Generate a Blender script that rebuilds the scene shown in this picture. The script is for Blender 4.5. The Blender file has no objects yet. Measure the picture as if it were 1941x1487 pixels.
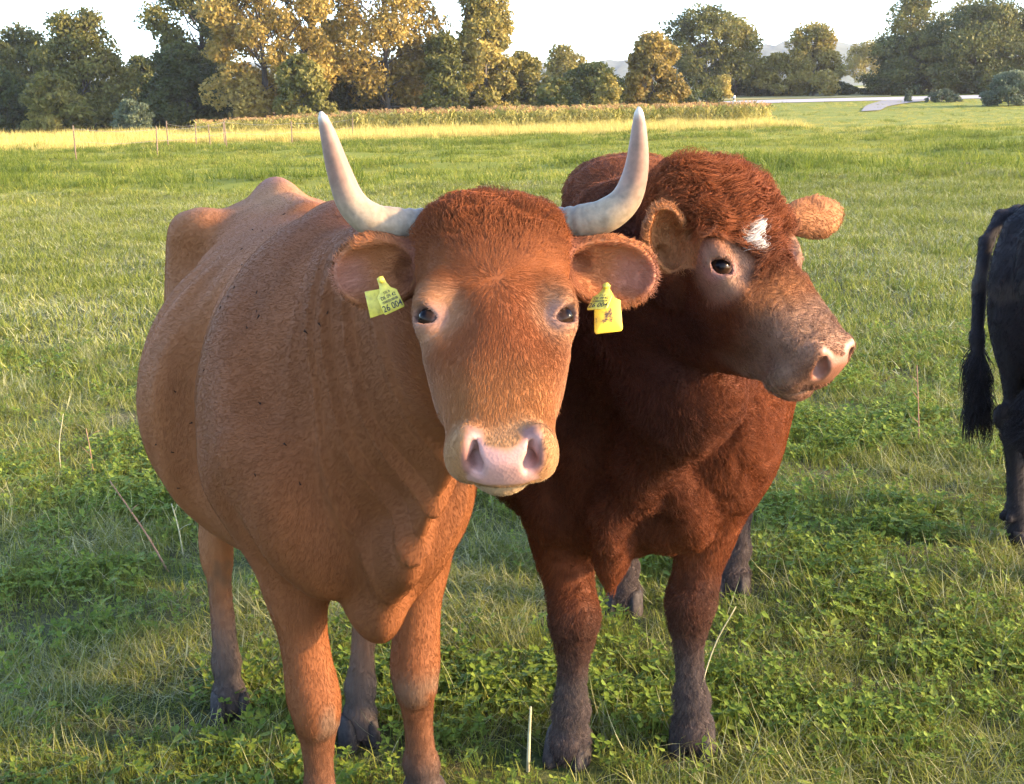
import bpy, math, random
import numpy as np
from mathutils import Vector, Matrix

# ------------------------------------------------------------------ camera, sky, sun, exposure
sc = bpy.context.scene
COL = sc.collection
F_PX, CX, CY, CAM_H = 2400.0, 970.5, 743.5, 1.65
TH, ROLL = math.radians(12.7), math.radians(1.3)
SUN_EL, SUN_AZ = math.radians(17.0), math.radians(10.0)     # azimuth measured from +X towards the camera side (-Y)

cam_d = bpy.data.cameras.new('camera')
cam_d.sensor_width = 36.0
cam_d.lens = 36.0 * F_PX / 1941.0
cam_d.clip_start, cam_d.clip_end = 0.05, 6000.0
cam = bpy.data.objects.new('camera', cam_d)
COL.objects.link(cam)
cam.location = (0, 0, CAM_H)
cam.rotation_euler = (Matrix.Rotation(math.pi / 2 - TH, 3, 'X') @ Matrix.Rotation(-ROLL, 3, 'Z')).to_euler()
sc.camera = cam

world = bpy.data.worlds.new('World')
sc.world = world
world.use_nodes = True
wn, wl = world.node_tree.nodes, world.node_tree.links
wn.clear()
sky = wn.new('ShaderNodeTexSky')
sky.sky_type = 'NISHITA'
sky.sun_disc = False
sky.sun_elevation = SUN_EL
sky.altitude = 300
sky.air_density, sky.dust_density, sky.ozone_density = 0.6, 0.8, 0.6
bg = wn.new('ShaderNodeBackground')
bg.inputs['Strength'].default_value = 0.15
wo = wn.new('ShaderNodeOutputWorld')
wl.new(sky.outputs[0], bg.inputs[0]); wl.new(bg.outputs[0], wo.inputs[0])
sun_dir = Vector((math.cos(SUN_EL) * math.cos(SUN_AZ), -math.cos(SUN_EL) * math.sin(SUN_AZ), math.sin(SUN_EL)))
sky.sun_rotation = math.atan2(sun_dir.x, sun_dir.y)       # 0 is +Y, clockwise seen from above
sun_d = bpy.data.lights.new('sun', 'SUN')
sun_d.energy = 2.1
sun_d.angle = math.radians(2.5)
sun_d.color = (1.0, 0.70, 0.38)
sun = bpy.data.objects.new('sun', sun_d)
COL.objects.link(sun)
sun.rotation_euler = sun_dir.to_track_quat('Z', 'Y').to_euler()
sun.location = (20, 0, 20)

sc.view_settings.view_transform = 'Standard'
sc.view_settings.look = 'None'
sc.view_settings.use_curve_mapping = False
sc.view_settings.gamma = 1.0
sc.view_settings.exposure = 3.0
sc.render.engine = 'CYCLES'
sc.cycles.use_denoising = True
sc.cycles.max_bounces = 6
sc.cycles.transparent_max_bounces = 8

random.seed(7)
rng = np.random.default_rng(7)

# ------------------------------------------------------------------ small helpers
def P(u, v, c):
    """photograph pixel at camera depth c -> world point (used to read real positions off the photograph)"""
    x, y = (u - CX) / F_PX * c, -(v - CY) / F_PX * c
    cr, sr = math.cos(ROLL), math.sin(ROLL)
    x, y = x * cr + y * sr, -x * sr + y * cr
    return np.array([x, c * math.cos(TH) + y * math.sin(TH), CAM_H - c * math.sin(TH) + y * math.cos(TH)])

def G(u, v, z=0.0):
    a = P(u, v, 1.0) - np.array([0, 0, CAM_H])
    return a * ((z - CAM_H) / a[2]) + np.array([0, 0, CAM_H])

def GX(u, Y, z=0.0):
    """X at which photo column u meets world distance Y (height z)"""
    c = Y * math.cos(TH) + (CAM_H - z) * math.sin(TH)
    return (u - CX) / F_PX * c

def tag(o, label=None, cat=None, group=None, kind=None):
    for k, v in (('label', label), ('category', cat), ('group', group), ('kind', kind)):
        if v: o[k] = v
    return o

def empty(name, loc, rz=0.0):
    o = bpy.data.objects.new(name, None)
    o.location = loc; o.rotation_euler = (0, 0, rz)
    o.empty_display_size = 0.1
    COL.objects.link(o)
    return o

def link(name, me, mat=None, parent=None, kind=None):
    o = bpy.data.objects.new(name, me)
    COL.objects.link(o)
    if mat is not None and not me.materials: me.materials.append(mat)
    if parent is not None:
        o.parent = parent
        o.matrix_parent_inverse = Matrix.Translation(parent.location).inverted() if parent.rotation_euler.z == 0 else \
            (Matrix.Translation(parent.location) @ Matrix.Rotation(parent.rotation_euler.z, 4, 'Z')).inverted()
    if kind: o['kind'] = kind
    return o

def mesh_np(name, V, faces, smooth=True):
    """V (n,3); faces: (m,3) or (m,4) array, or a list of such arrays"""
    me = bpy.data.meshes.new(name)
    V = np.asarray(V, np.float32)
    fl = faces if isinstance(faces, list) else [faces]
    fl = [np.asarray(f, np.int32) for f in fl if len(f)]
    tot = np.concatenate([np.full(len(f), f.shape[1], np.int32) for f in fl])
    idx = np.concatenate([f.ravel() for f in fl])
    me.vertices.add(len(V)); me.vertices.foreach_set('co', V.ravel())
    me.loops.add(len(idx)); me.loops.foreach_set('vertex_index', idx)
    me.polygons.add(len(tot))
    st = np.zeros(len(tot), np.int32); st[1:] = np.cumsum(tot)[:-1]
    me.polygons.foreach_set('loop_start', st)
    if smooth: me.polygons.foreach_set('use_smooth', np.ones(len(tot), bool))
    me.update(calc_edges=True)
    return me

def set_col(me, name, C):
    a = me.attributes.new(name, 'FLOAT_COLOR', 'POINT')
    C4 = np.ones((len(C), 4), np.float32); C4[:, :3] = C
    a.data.foreach_set('color', C4.ravel())

def set_float(me, name, v):
    a = me.attributes.new(name, 'FLOAT', 'POINT')
    a.data.foreach_set('value', np.asarray(v, np.float32))

# value noise on numpy points ------------------------------------------------
_T = np.random.default_rng(3).random((64, 64, 64)).astype(np.float32) * 2 - 1
def vnoise(p, s):
    q = np.asarray(p, np.float64) * s + 100.37
    i = np.floor(q).astype(np.int64); f = q - i; f = f * f * (3 - 2 * f)
    i0 = i & 63; i1 = (i + 1) & 63
    r = 0
    for a in (0, 1):
        for b in (0, 1):
            for c in (0, 1):
                w = (f[:, 0] if a else 1 - f[:, 0]) * (f[:, 1] if b else 1 - f[:, 1]) * (f[:, 2] if c else 1 - f[:, 2])
                r = r + w * _T[(i1 if a else i0)[:, 0], (i1 if b else i0)[:, 1], (i1 if c else i0)[:, 2]]
    return r
def fbm(p, s, o=4):
    r, a = 0, 1.0
    for k in range(o):
        r = r + a * vnoise(p, s * 2.03 ** k); a *= 0.5
    return r / 1.9
def sstep(a, b, x):
    t = np.clip((x - a) / (b - a), 0, 1)
    return t * t * (3 - 2 * t)

# node helpers ---------------------------------------------------------------
class Mat:
    def __init__(s, name):
        s.m = bpy.data.materials.new(name); s.m.use_nodes = True
        s.t = s.m.node_tree; s.n = s.t.nodes; s.l = s.t.links
        s.b = s.n['Principled BSDF']; s.out = s.n['Material Output']
    def new(s, typ, **kw):
        nd = s.n.new(typ)
        for k, v in kw.items(): setattr(nd, k, v)
        return nd
    def set(s, nd, **kw):
        for k, v in kw.items():
            k2 = k.replace('_', ' ')
            sock = nd.inputs[k2]
            if hasattr(v, 'is_output'): s.l.new(v, sock)
            else: sock.default_value = v
        return nd
    def bsdf(s, **kw): return s.set(s.b, **kw)
    def attr(s, name):
        return s.new('ShaderNodeAttribute', attribute_name=name)
    def noise(s, scale, detail=4, rough=0.55, vec=None, dist=0.0):
        nd = s.new('ShaderNodeTexNoise')
        nd.inputs['Scale'].default_value = scale; nd.inputs['Detail'].default_value = detail
        nd.inputs['Roughness'].default_value = rough; nd.inputs['Distortion'].default_value = dist
        if vec is not None: s.l.new(vec, nd.inputs['Vector'])
        return nd
    def ramp(s, fac, stops, interp='LINEAR'):
        nd = s.new('ShaderNodeValToRGB'); cr = nd.color_ramp; cr.interpolation = interp
        while len(cr.elements) < len(stops): cr.elements.new(0.5)
        for e, (p, c) in zip(cr.elements, stops):
            e.position = p
            e.color = (*c, 1) if isinstance(c, (tuple, list)) else (c, c, c, 1)
        s.l.new(fac, nd.inputs[0])
        return nd.outputs[0]
    def mix(s, fac, a, b, mode='MIX'):
        nd = s.new('ShaderNodeMix', data_type='RGBA', blend_type=mode)
        for sock, v in ((nd.inputs[0], fac), (nd.inputs[6], a), (nd.inputs[7], b)):
            if hasattr(v, 'is_output'): s.l.new(v, sock)
            elif isinstance(v, (tuple, list)): sock.default_value = (*v, 1)
            else: sock.default_value = v if sock.type == 'VALUE' else (v, v, v, 1)
        return nd.outputs[2]
    def math(s, op, a, b=0.0):
        nd = s.new('ShaderNodeMath', operation=op)
        for sock, v in zip(nd.inputs, (a, b)):
            if hasattr(v, 'is_output'): s.l.new(v, sock)
            else: sock.default_value = v
        return nd.outputs[0]
    def mapping(s, vec, scale=(1, 1, 1), rot=(0, 0, 0)):
        nd = s.new('ShaderNodeMapping'); s.l.new(vec, nd.inputs[0])
        nd.inputs['Scale'].default_value = scale; nd.inputs['Rotation'].default_value = rot
        return nd.outputs[0]
    def bump(s, h, strength=0.3, dist=0.01):
        nd = s.new('ShaderNodeBump'); nd.inputs['Strength'].default_value = strength
        nd.inputs['Distance'].default_value = dist
        s.l.new(h, nd.inputs['Height']); s.l.new(nd.outputs[0], s.b.inputs['Normal'])
    def geo(s): return s.new('ShaderNodeNewGeometry').outputs['Position']
    def obj(s): return s.new('ShaderNodeTexCoord').outputs['Object']
# ------------------------------------------------------------------ implicit surfaces: bodies grown as one continuous skin
class Frame:
    """local coordinates q = (p - o) . axes / S"""
    def __init__(s, o, B, S=1.0): s.o, s.B, s.S = np.asarray(o, float), np.asarray(B, float), S
    def loc(s, p): return ((p - s.o) @ s.B.T) / s.S
    def w(s, q): return s.o + (np.asarray(q, float) * s.S) @ s.B
    def d(s, v): return np.asarray(v, float) @ s.B

def pch(x, y, n=160):
    """monotone cubic table"""
    x, y = np.asarray(x, float), np.asarray(y, float)
    h = np.diff(x); m = np.diff(y) / h
    d = np.zeros_like(y); d[0], d[-1] = m[0], m[-1]
    for i in range(1, len(x) - 1):
        if m[i - 1] * m[i] > 0:
            w1, w2 = 2 * h[i] + h[i - 1], h[i] + 2 * h[i - 1]
            d[i] = (w1 + w2) / (w1 / m[i - 1] + w2 / m[i])
    t = np.linspace(x[0], x[-1], n)
    k = np.clip(np.searchsorted(x, t) - 1, 0, len(x) - 2)
    u = (t - x[k]) / h[k]
    return t, (y[k] * (1 + 2 * u) * (1 - u) ** 2 + h[k] * d[k] * u * (1 - u) ** 2 + y[k + 1] * u * u * (3 - 2 * u) + h[k] * d[k + 1] * u * u * (u - 1))

class SDF:
    def __init__(s): s.ops = []
    def add(s, kind, fn, k, c, R): s.ops.append((kind, fn, k, np.asarray(c, float), R))
    def ell(s, fr, c, r, k=0.03, kind='u', rot=None, hide=None):
        c, r = np.asarray(c, float), np.asarray(r, float)
        Rm = np.eye(3) if rot is None else np.asarray(rot)       # rows: local axes of the ellipsoid
        def fn(p, c=c, r=r, Rm=Rm):
            q = (fr.loc(p) - c) @ Rm.T
            k0 = np.sqrt(((q / r) ** 2).sum(1)) + 1e-9
            k1 = np.sqrt(((q / (r * r)) ** 2).sum(1)) + 1e-9
            return k0 * (k0 - 1) / k1 * fr.S
        s.add(kind, fn, k * fr.S, fr.w(c), r.max() * fr.S)
    def cone(s, fr, a, b, ra, rb, k=0.03, kind='u', sq=None):
        """round cone; sq=(direction, factor): squashed along a local direction"""
        a, b = np.asarray(a, float), np.asarray(b, float)
        L = np.linalg.norm(b - a); dr = (b - a) / L
        def fn(p):
            q = fr.loc(p)
            t = np.clip((q - a) @ dr / L, 0, 1)
            v = q - a - t[:, None] * (b - a)
            r = ra + (rb - ra) * t
            if sq is None: return (np.linalg.norm(v, axis=1) - r) * fr.S
            n, f = sq
            n = np.asarray(n, float); n = n / np.linalg.norm(n)
            vn = v @ n
            vt = v - vn[:, None] * n
            k0 = np.sqrt((vt ** 2).sum(1) / r ** 2 + (vn / (r * f)) ** 2) + 1e-9
            k1 = np.sqrt((vt ** 2).sum(1) / r ** 4 + (vn / (r * f) ** 2) ** 2) + 1e-9
            return k0 * (k0 - 1) / k1 * fr.S
        s.add(kind, fn, k * fr.S, fr.w((a + b) / 2), (L / 2 + max(ra, rb)) * fr.S)
    def loft(s, fr, ax, st, k=0.05, kind='u'):
        """stations (t, cx, cz, w, hu, hd, pu, pd); ax = axis index; x,z = the other two in cyclic role"""
        st = np.array(st, float)
        tab = [pch(st[:, 0], st[:, j])[1] for j in range(1, 8)]
        t0, t1 = st[0, 0], st[-1, 0]
        ix, iz = {1: (0, 2), 2: (0, 1)}[ax]
        def fn(p):
            q = fr.loc(p)
            t = np.clip(q[:, ax], t0, t1); dy = q[:, ax] - t
            fi = (t - t0) / (t1 - t0) * 159; i = np.minimum(fi.astype(int), 158); f = fi - i
            cx, cz, w, hu, hd, pu, pd = [T[i] * (1 - f) + T[i + 1] * f for T in tab]
            x = np.abs(q[:, ix] - cx) + 1e-6; z = q[:, iz] - cz
            up = z > 0
            h = np.where(up, hu, hd); pw = np.where(up, pu, pd); z = np.abs(z) + 1e-6
            a, b = x / w, z / h
            rho = (a ** pw + b ** pw) ** (1 / pw)
            g = rho ** (1 - pw) * np.sqrt((a ** (pw - 1) / w) ** 2 + (b ** (pw - 1) / h) ** 2)
            d = (rho - 1) / np.maximum(g, 0.5 / np.maximum(w, h))
            e = np.maximum(t0 - q[:, ax], q[:, ax] - t1)
            d = np.where(e > 0, np.where(d > 0, np.sqrt(d * d + e * e), e), np.maximum(d, e))
            return d * fr.S
        m = (st[0] + st[-1]) / 2
        c = np.zeros(3); c[ax] = m[0]; c[ix] = st[:, 1].mean(); c[iz] = st[:, 2].mean()
        dev = max(np.abs(st[:, 1] - c[ix]).max() + st[:, 3].max(), 0), np.abs(st[:, 2] - c[iz]).max() + st[:, 4:6].max()
        R = math.sqrt(((t1 - t0) / 2) ** 2 + dev[0] ** 2 + dev[1] ** 2)
        s.add(kind, fn, k * fr.S, fr.w(c), R * fr.S)
    def disp(s, fn, c, R): s.add('d', fn, 0.0, c, R)
    def ev(s, p):
        out = np.empty(len(p)); key = np.floor(p / 0.16).astype(np.int64)
        key = (key[:, 0] + 500) * 1000000 + (key[:, 1] + 500) * 1000 + key[:, 2] + 500
        o = np.argsort(key, kind='stable'); ks = key[o]
        b = np.flatnonzero(np.r_[True, ks[1:] != ks[:-1], True])
        for i, j in zip(b[:-1], b[1:]):
            ii = o[i:j]; pp = p[ii]
            lo, hi = pp.min(0), pp.max(0); cc = (lo + hi) / 2; rr = np.linalg.norm(hi - lo) / 2
            d = np.full(len(pp), 1.0)
            for kind, fn, k, c, R in s.ops:
                if np.linalg.norm(c - cc) > R + rr + k + 0.06: continue
                e = fn(pp)
                if kind == 'u':
                    h = np.clip(0.5 + 0.5 * (e - d) / k, 0, 1)
                    d = e * (1 - h) + d * h - k * h * (1 - h)
                elif kind == 's':
                    h = np.clip(0.5 - 0.5 * (d + e) / k, 0, 1)
                    d = d * (1 - h) - e * h + k * h * (1 - h)
                else: d = d + e
            out[ii] = d
        return out
    def grad(s, p, e=0.0015):
        g = np.empty_like(p)
        for a in range(3):
            v = np.zeros(3); v[a] = e
            g[:, a] = s.ev(p + v) - s.ev(p - v)
        return g / (np.linalg.norm(g, axis=1, keepdims=True) + 1e-12)

def grid_lines(lo, hi, h, fine, hf):
    out = [lo]
    while out[-1] < hi:
        x = out[-1]
        out.append(x + (hf if any(a - 1e-9 <= x < b for a, b in fine) else h))
    return np.array(out)

def polygonize(sdf, lines, blk=6, band=0.035):
    X, Y, Z = lines
    n = [len(X), len(Y), len(Z)]
    D = np.full(n, 1.0, np.float32)
    bi = [np.arange(0, m, blk) for m in n]
    cen = [np.array([l[a:min(a + blk, len(l))].mean() for a in b]) for l, b in zip(lines, bi)]
    hw = [np.array([np.ptp(l[a:min(a + blk + 1, len(l))]) / 2 for a in b]) for l, b in zip(lines, bi)]
    C = np.stack(np.meshgrid(*cen, indexing='ij'), -1).reshape(-1, 3)
    HW = np.stack(np.meshgrid(*hw, indexing='ij'), -1).reshape(-1, 3)
    d = sdf.ev(C)
    act = np.abs(d) < np.linalg.norm(HW, axis=1) * 1.25 + band
    Cb = np.stack(np.meshgrid(*bi, indexing='ij'), -1).reshape(-1, 3)
    for (a, b, c) in Cb[(~act) & (d < 0)]: D[a:a + blk, b:b + blk, c:c + blk] = -1
    off = np.stack(np.meshgrid(*[np.arange(blk)] * 3, indexing='ij'), -1).reshape(-1, 3)
    I = (Cb[act][:, None, :] + off[None]).reshape(-1, 3)
    I = I[(I < np.array(n)).all(1)]
    D[I[:, 0], I[:, 1], I[:, 2]] = sdf.ev(np.stack([X[I[:, 0]], Y[I[:, 1]], Z[I[:, 2]]], 1))
    S = D < 0
    cs = np.zeros([m - 1 for m in n], np.uint8)
    for a in (0, 1):
        for b in (0, 1):
            for c in (0, 1): cs += S[a:n[0] - 1 + a, b:n[1] - 1 + b, c:n[2] - 1 + c]
    ci = np.argwhere((cs > 0) & (cs < 8))
    idx = np.full(cs.shape, -1, np.int32); idx[ci[:, 0], ci[:, 1], ci[:, 2]] = np.arange(len(ci))
    acc = np.zeros((len(ci), 3)); cnt = np.zeros(len(ci))
    L3 = lines
    corners = [(a, b, c) for a in (0, 1) for b in (0, 1) for c in (0, 1)]
    for p in corners:
        for ax in range(3):
            if p[ax]: continue
            q = list(p); q[ax] = 1
            ip, iq = ci + p, ci + q
            dp, dq = D[ip[:, 0], ip[:, 1], ip[:, 2]], D[iq[:, 0], iq[:, 1], iq[:, 2]]
            m = (dp < 0) != (dq < 0)
            t = np.where(m, dp / np.where(m, dp - dq, 1), 0)
            pp = np.stack([L3[k][ip[:, k]] for k in range(3)], 1); qq = np.stack([L3[k][iq[:, k]] for k in range(3)], 1)
            acc[m] += (pp + t[:, None] * (qq - pp))[m]; cnt[m] += 1
    V = acc / cnt[:, None]
    faces = []
    for ax in range(3):
        a, b = [(1, 2), (2, 0), (0, 1)][ax]
        sl0 = [slice(1, -1)] * 3; sl1 = [slice(1, -1)] * 3
        sl0[ax] = slice(0, -1); sl1[ax] = slice(1, None)
        m = S[tuple(sl0)] != S[tuple(sl1)]
        e = np.argwhere(m); st = S[tuple(sl0)][m]
        e = e + np.array([0 if k == ax else 1 for k in range(3)])
        def at(da, db):
            f = e.copy(); f[:, a] += da; f[:, b] += db
            return idx[f[:, 0], f[:, 1], f[:, 2]]
        q = np.stack([at(-1, -1), at(0, -1), at(0, 0), at(-1, 0)], 1)
        q[~st] = q[~st][:, ::-1]
        faces.append(q)
    Fq = np.concatenate(faces); Fq = Fq[(Fq >= 0).all(1)]
    for _ in range(2):                     # settle the vertices on the surface
        dv = sdf.ev(V); g = sdf.grad(V)
        V = V - g * np.clip(dv, -0.004, 0.004)[:, None]
    # keep the largest connected piece
    lab = np.arange(len(V))
    for _ in range(400):
        m = lab[Fq].min(1); new = lab.copy()
        for j in range(4): np.minimum.at(new, Fq[:, j], m)
        new = new[new]
        if (new == lab).all(): break
        lab = new
    r, c = np.unique(lab, return_counts=True); keep = lab == r[c.argmax()]
    mp = np.cumsum(keep) - 1
    Fq = mp[Fq[keep[Fq[:, 0]]]]
    return V[keep], Fq
# ------------------------------------------------------------------ cattle
def unit(v):
    v = np.asarray(v, float); return v / np.linalg.norm(v)
def axes3(a, b):
    """orthonormal rows: a, b made perpendicular to a, the third"""
    a = unit(a); b = np.asarray(b, float); b = unit(b - a * (a @ b)); return np.array([a, b, np.cross(a, b)])

def head_ops(S, fr, bull=False):
    """head: x sideways, y from poll to nose, z out of the forehead.  Lids, nostrils and mouth are cut last by head_cuts."""
    W, D = (1.16, 1.42) if bull else (1.0, 1.0)
    U, V2 = (1.12, 1.28) if bull else (1.0, 1.0)
    Y = face_y(bull)
    wt = 1.0 if bull else 1.12
    # skull and upper jaw              t     cx  cz     w        hu     hd    pu   pd
    S.loft(fr, 1, [(Y(t), *r) for t, *r in [(-0.05, 0, -0.075, 0.055 * W * wt, 0.040, 0.05, 2.2, 2.2), (-0.02, 0, -0.07, 0.099 * W * wt, 0.045, 0.07, 2.6, 2.2),
                   (0.04, 0, -0.065, 0.103 * W * wt, 0.064, 0.09, 2.6, 2.2), (0.12, 0, -0.06, 0.099 * W * wt, 0.071, 0.09, 2.7, 2.2),
                   (0.20, 0, -0.06, 0.100 * W, 0.067, 0.085, 2.6, 2.2), (0.28, 0, -0.06, (0.090 if bull else 0.084) * W, 0.057 * U, 0.08 * V2, 2.4, 2.2),
                   (0.36, 0, -0.06, 0.077 * W, 0.047 * U, 0.07 * V2, 2.4, 2.2), (0.43, 0, -0.06, 0.070 * W, 0.043 * U, 0.06 * V2, 2.4, 2.4),
                   (0.475, 0, -0.055, 0.060 * W, 0.034 * U, 0.030 * V2, 2.5, 2.6), (0.495, 0, -0.052, 0.046 * W, 0.024, 0.024, 2.4, 2.4), (0.506, 0, -0.052, 0.03 * W, 0.016, 0.016, 2.2, 2.2)]], 0.04)
    # lower jaw
    S.loft(fr, 1, [(Y(t), *r) for t, *r in [(0.03, 0, -0.14 * D, 0.06 * W, 0.06 * D, 0.06 * D, 2, 2), (0.10, 0, -0.15 * D, 0.074 * W, 0.07 * D, 0.075 * D, 2, 2.2),
                   (0.20, 0, -0.145 * D, 0.072 * W, 0.07 * D, 0.07 * D, 2, 2.2), (0.30, 0, -0.13 * D, 0.058 * W, 0.06 * D, 0.055 * D, 2, 2.2),
                   (0.38, 0, -0.108 * D, 0.050 * W, 0.05 * D, 0.036 * D, 2, 2), (0.44, 0, -0.094 * D, 0.046 * W, 0.03, 0.028, 2.2, 2.2),
                   (0.465, 0, -0.094 * D, 0.036 * W, 0.022, 0.024, 2.2, 2.2), (0.478, 0, -0.096 * D, 0.022 * W, 0.014, 0.014, 2.2, 2.2)]], 0.035)
    for s in (-1, 1):
        S.ell(fr, (s * (0.070 if bull else 0.062) * W, Y(0.245), -0.110), (0.026, 0.095, 0.062), 0.05)                 # masseter
        S.ell(fr, (s * 0.088 * W, Y(0.200), -0.024), (0.024, 0.040, 0.024), 0.03)                 # brow
        S.cone(fr, (s * 0.075 * W, Y(0.275), -0.055), (s * 0.055 * W, Y(0.36), -0.075), 0.022, 0.014, 0.03)   # cheek ridge
        mz = 1.40 if bull else 1.0
        S.ell(fr, (s * 0.044 * W, Y(0.464), -0.070 * mz), (0.028 * mz, 0.034, 0.030 * mz), 0.022)                 # upper lip pads
        S.ell(fr, (s * (0.041 if bull else 0.045) * W, Y(0.476), -0.048 if bull else -0.038), (0.019, 0.024, 0.034) if bull else (0.021, 0.025, 0.032), 0.022)                # nostril wing
        S.ell(fr, (s * 0.092 * W, Y(0.230), -0.036), (0.023, 0.034, 0.030), 0.020)                # eyelids
    S.ell(fr, (0, Y(0.487), -0.050 * mz), (0.042, 0.026, 0.034 * mz), 0.02)                                # nose plate
    S.ell(fr, (0, Y(0.472), -0.066 * mz), (0.050, 0.034, 0.018 * mz), 0.015)                                 # lip between the pads
    S.ell(fr, (0, Y(0.450), -0.100 * mz), (0.044 * mz, 0.050, 0.020 * mz), 0.004)                                 # chin
    S.ell(fr, (0, Y(0.010), -0.024), (0.09 * W, 0.05, 0.028), 0.04)                                  # poll bump
    if bull:
        for s in (-1, 1): S.cone(fr, (s * .112, .196, -.010), (s * .104, .245, -.012), .014, .011, 0.02)     # heavy upper lid
        S.ell(fr, (0, Y(0.03), -.026), (0.11, 0.06, 0.038), 0.05)
        S.ell(fr, (0, 0.12, 0.008), (0.09, 0.075, 0.026), 0.05)

def face_y(bull): return (lambda y: .2 + (y - .2) * (.76 if y < .2 else .93)) if bull else (lambda y: y)
EYE_N = lambda s: unit((s * 0.72, 0.16, 0.66))
def eye_pos(s, bull): return np.array([s * 0.088 * (1.16 if bull else 1.0), face_y(bull)(0.230), -0.036])

def head_cuts(S, fr, bull=False):
    W = 1.16 if bull else 1.0
    Y = face_y(bull)
    for s in (-1, 1):
        S.ell(fr, (s * 0.070 * W, Y(0.27), 0.024), (0.020, 0.05, 0.030), 0.05, 's')              # hollow beside the nose bridge
        if not bull:
            for q0, q1, r0, r1 in (((.072, .170, .022), (.056, .262, .010), .007, .004), ((.079, .190, .016), (.066, .270, .004), .005, .003)):
                S.cone(fr, (s * q0[0], q0[1], q0[2]), (s * q1[0], q1[1], q1[2]), r0, r1, 0.012, 's')   # creases running down from the brow
        c = eye_pos(s, bull); n = EYE_N(s)
        A = axes3(n, (-s * 0.45, .85, 0.28))
        S.ell(fr, c + n * 0.020, (0.030, 0.0225, 0.0135) if bull else (0.030, 0.0200, 0.0122), 0.007, 's', rot=A)
        # nostril: a comma, upper end outward
        a = unit((s * 0.42, -0.10, 0.9)); B3 = axes3(a, (s * 0.38, 1, 0.0))
        S.ell(fr, (s * 0.0390 * W, Y(0.506), -0.046 if bull else -0.029), (0.026, 0.036, 0.0150) if bull else (0.023, 0.028, 0.0062), 0.008, 's', rot=B3)
        S.ell(fr, (s * 0.0350 * W, Y(0.506), -0.055 if bull else -0.038), (0.0090, 0.028, 0.0068) if not bull else (0.0085, 0.030, 0.0085), 0.008, 's')
    S.ell(fr, (0, Y(0.415), -0.086 * (1.40 if bull else 1)), (0.12, 0.078, 0.0025), 0.006, 's')                           # mouth line

def ear_ops(S, fr, base, axis, nrm, L=0.17, w=0.055, cup=1.0, root=0.045, th=.034, rr=.030, deep=.036):
    """a leaf-shaped cup; returns its local frame rows (axis, normal, width)"""
    A = axes3(axis, nrm); base = np.asarray(base, float)
    S.cone(fr, base - A[0] * root, base + A[0] * 0.05, rr, rr + .004, 0.03)
    c = base + A[0] * L * 0.53
    S.ell(fr, c, (L * 0.50, th, w), 0.02, rot=A)
    S.ell(fr, c + A[0] * L * 0.10, (L * 0.36, min(.022, th * .8), w * 0.9), 0.02, rot=A)
    S.ell(fr, c + A[1] * 0.023 * cup + A[0] * 0.010, (L * 0.455, deep, w * 0.87), 0.009, 's', rot=A)
    if deep > .03: S.ell(fr, c + A[1] * 0.010 - A[0] * L * 0.26 + A[2] * w * 0.1, (L * 0.15, 0.030, w * 0.34), 0.012, 's', rot=A)   # ear canal
    return A

def leg_front(S, fr, foot, knee, elbow, k=1.0, top=None, upper=1.0):
    """foot, knee, elbow: (lateral, forward, height) in the body frame, lofted along height"""
    f, kn, e = [np.asarray(q, float) for q in (foot, knee, elbow)]
    def c(z):
        if z >= kn[2]:
            t = (z - kn[2]) / (e[2] - kn[2]); return kn + (e - kn) * t
        t = (z - f[2]) / (kn[2] - f[2]); return f + (kn - f) * t
    st = []
    for z, w, hf, hb in ((0.02, .046, .065, .045), (0.07, .043, .056, .042), (0.10, .034, .040, .036), (0.135, .039, .038, .044), (0.17, .034, .032, .038),
                         (0.24, .029, .029, .031), (0.32, .035, .035, .035), (0.375, .044, .044, .040), (0.43, .053, .054, .044),
                         (0.49, .051, .050, .046), (0.55, .050, .050, .052), (0.64, .062, .064, .070), (0.74, .074, .085, .095), (0.86, .078, .12, .13), (1.0, .06, .13, .13), (1.12, .03, .07, .07)):
        q = c(z); u = upper if z > 0.5 else 1.0
        kk = k if z > 0.3 or z < 0.15 else k * 1.0
        st.append((z, q[0], q[1], w * kk * u, hf * kk * u, hb * kk * u, 2.1, 2.1))
    S.loft(fr, 2, st, 0.05)
    S.ell(fr, kn + [0, .026 * k, .0], (.034 * k, .023 * k, .046), 0.03)                       # knee cap
    for sd in (-1, 1):
        q = c(.12); S.ell(fr, q + [sd * .018, -.048 * k, .0], (.013, .017, .020), 0.012)       # dew claws
        u, v = c(.32), c(.19); S.cone(fr, u + [sd * .043 * k, -.004, 0], v + [sd * .040 * k, -.004, 0], .010, .011, 0.016, 's')   # tendon groove
        u, v = c(.63), c(.50); S.cone(fr, u + [sd * .075 * k * upper, .012, 0], v + [sd * .064 * k * upper, .004, 0], .014, .010, 0.02, 's')

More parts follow.
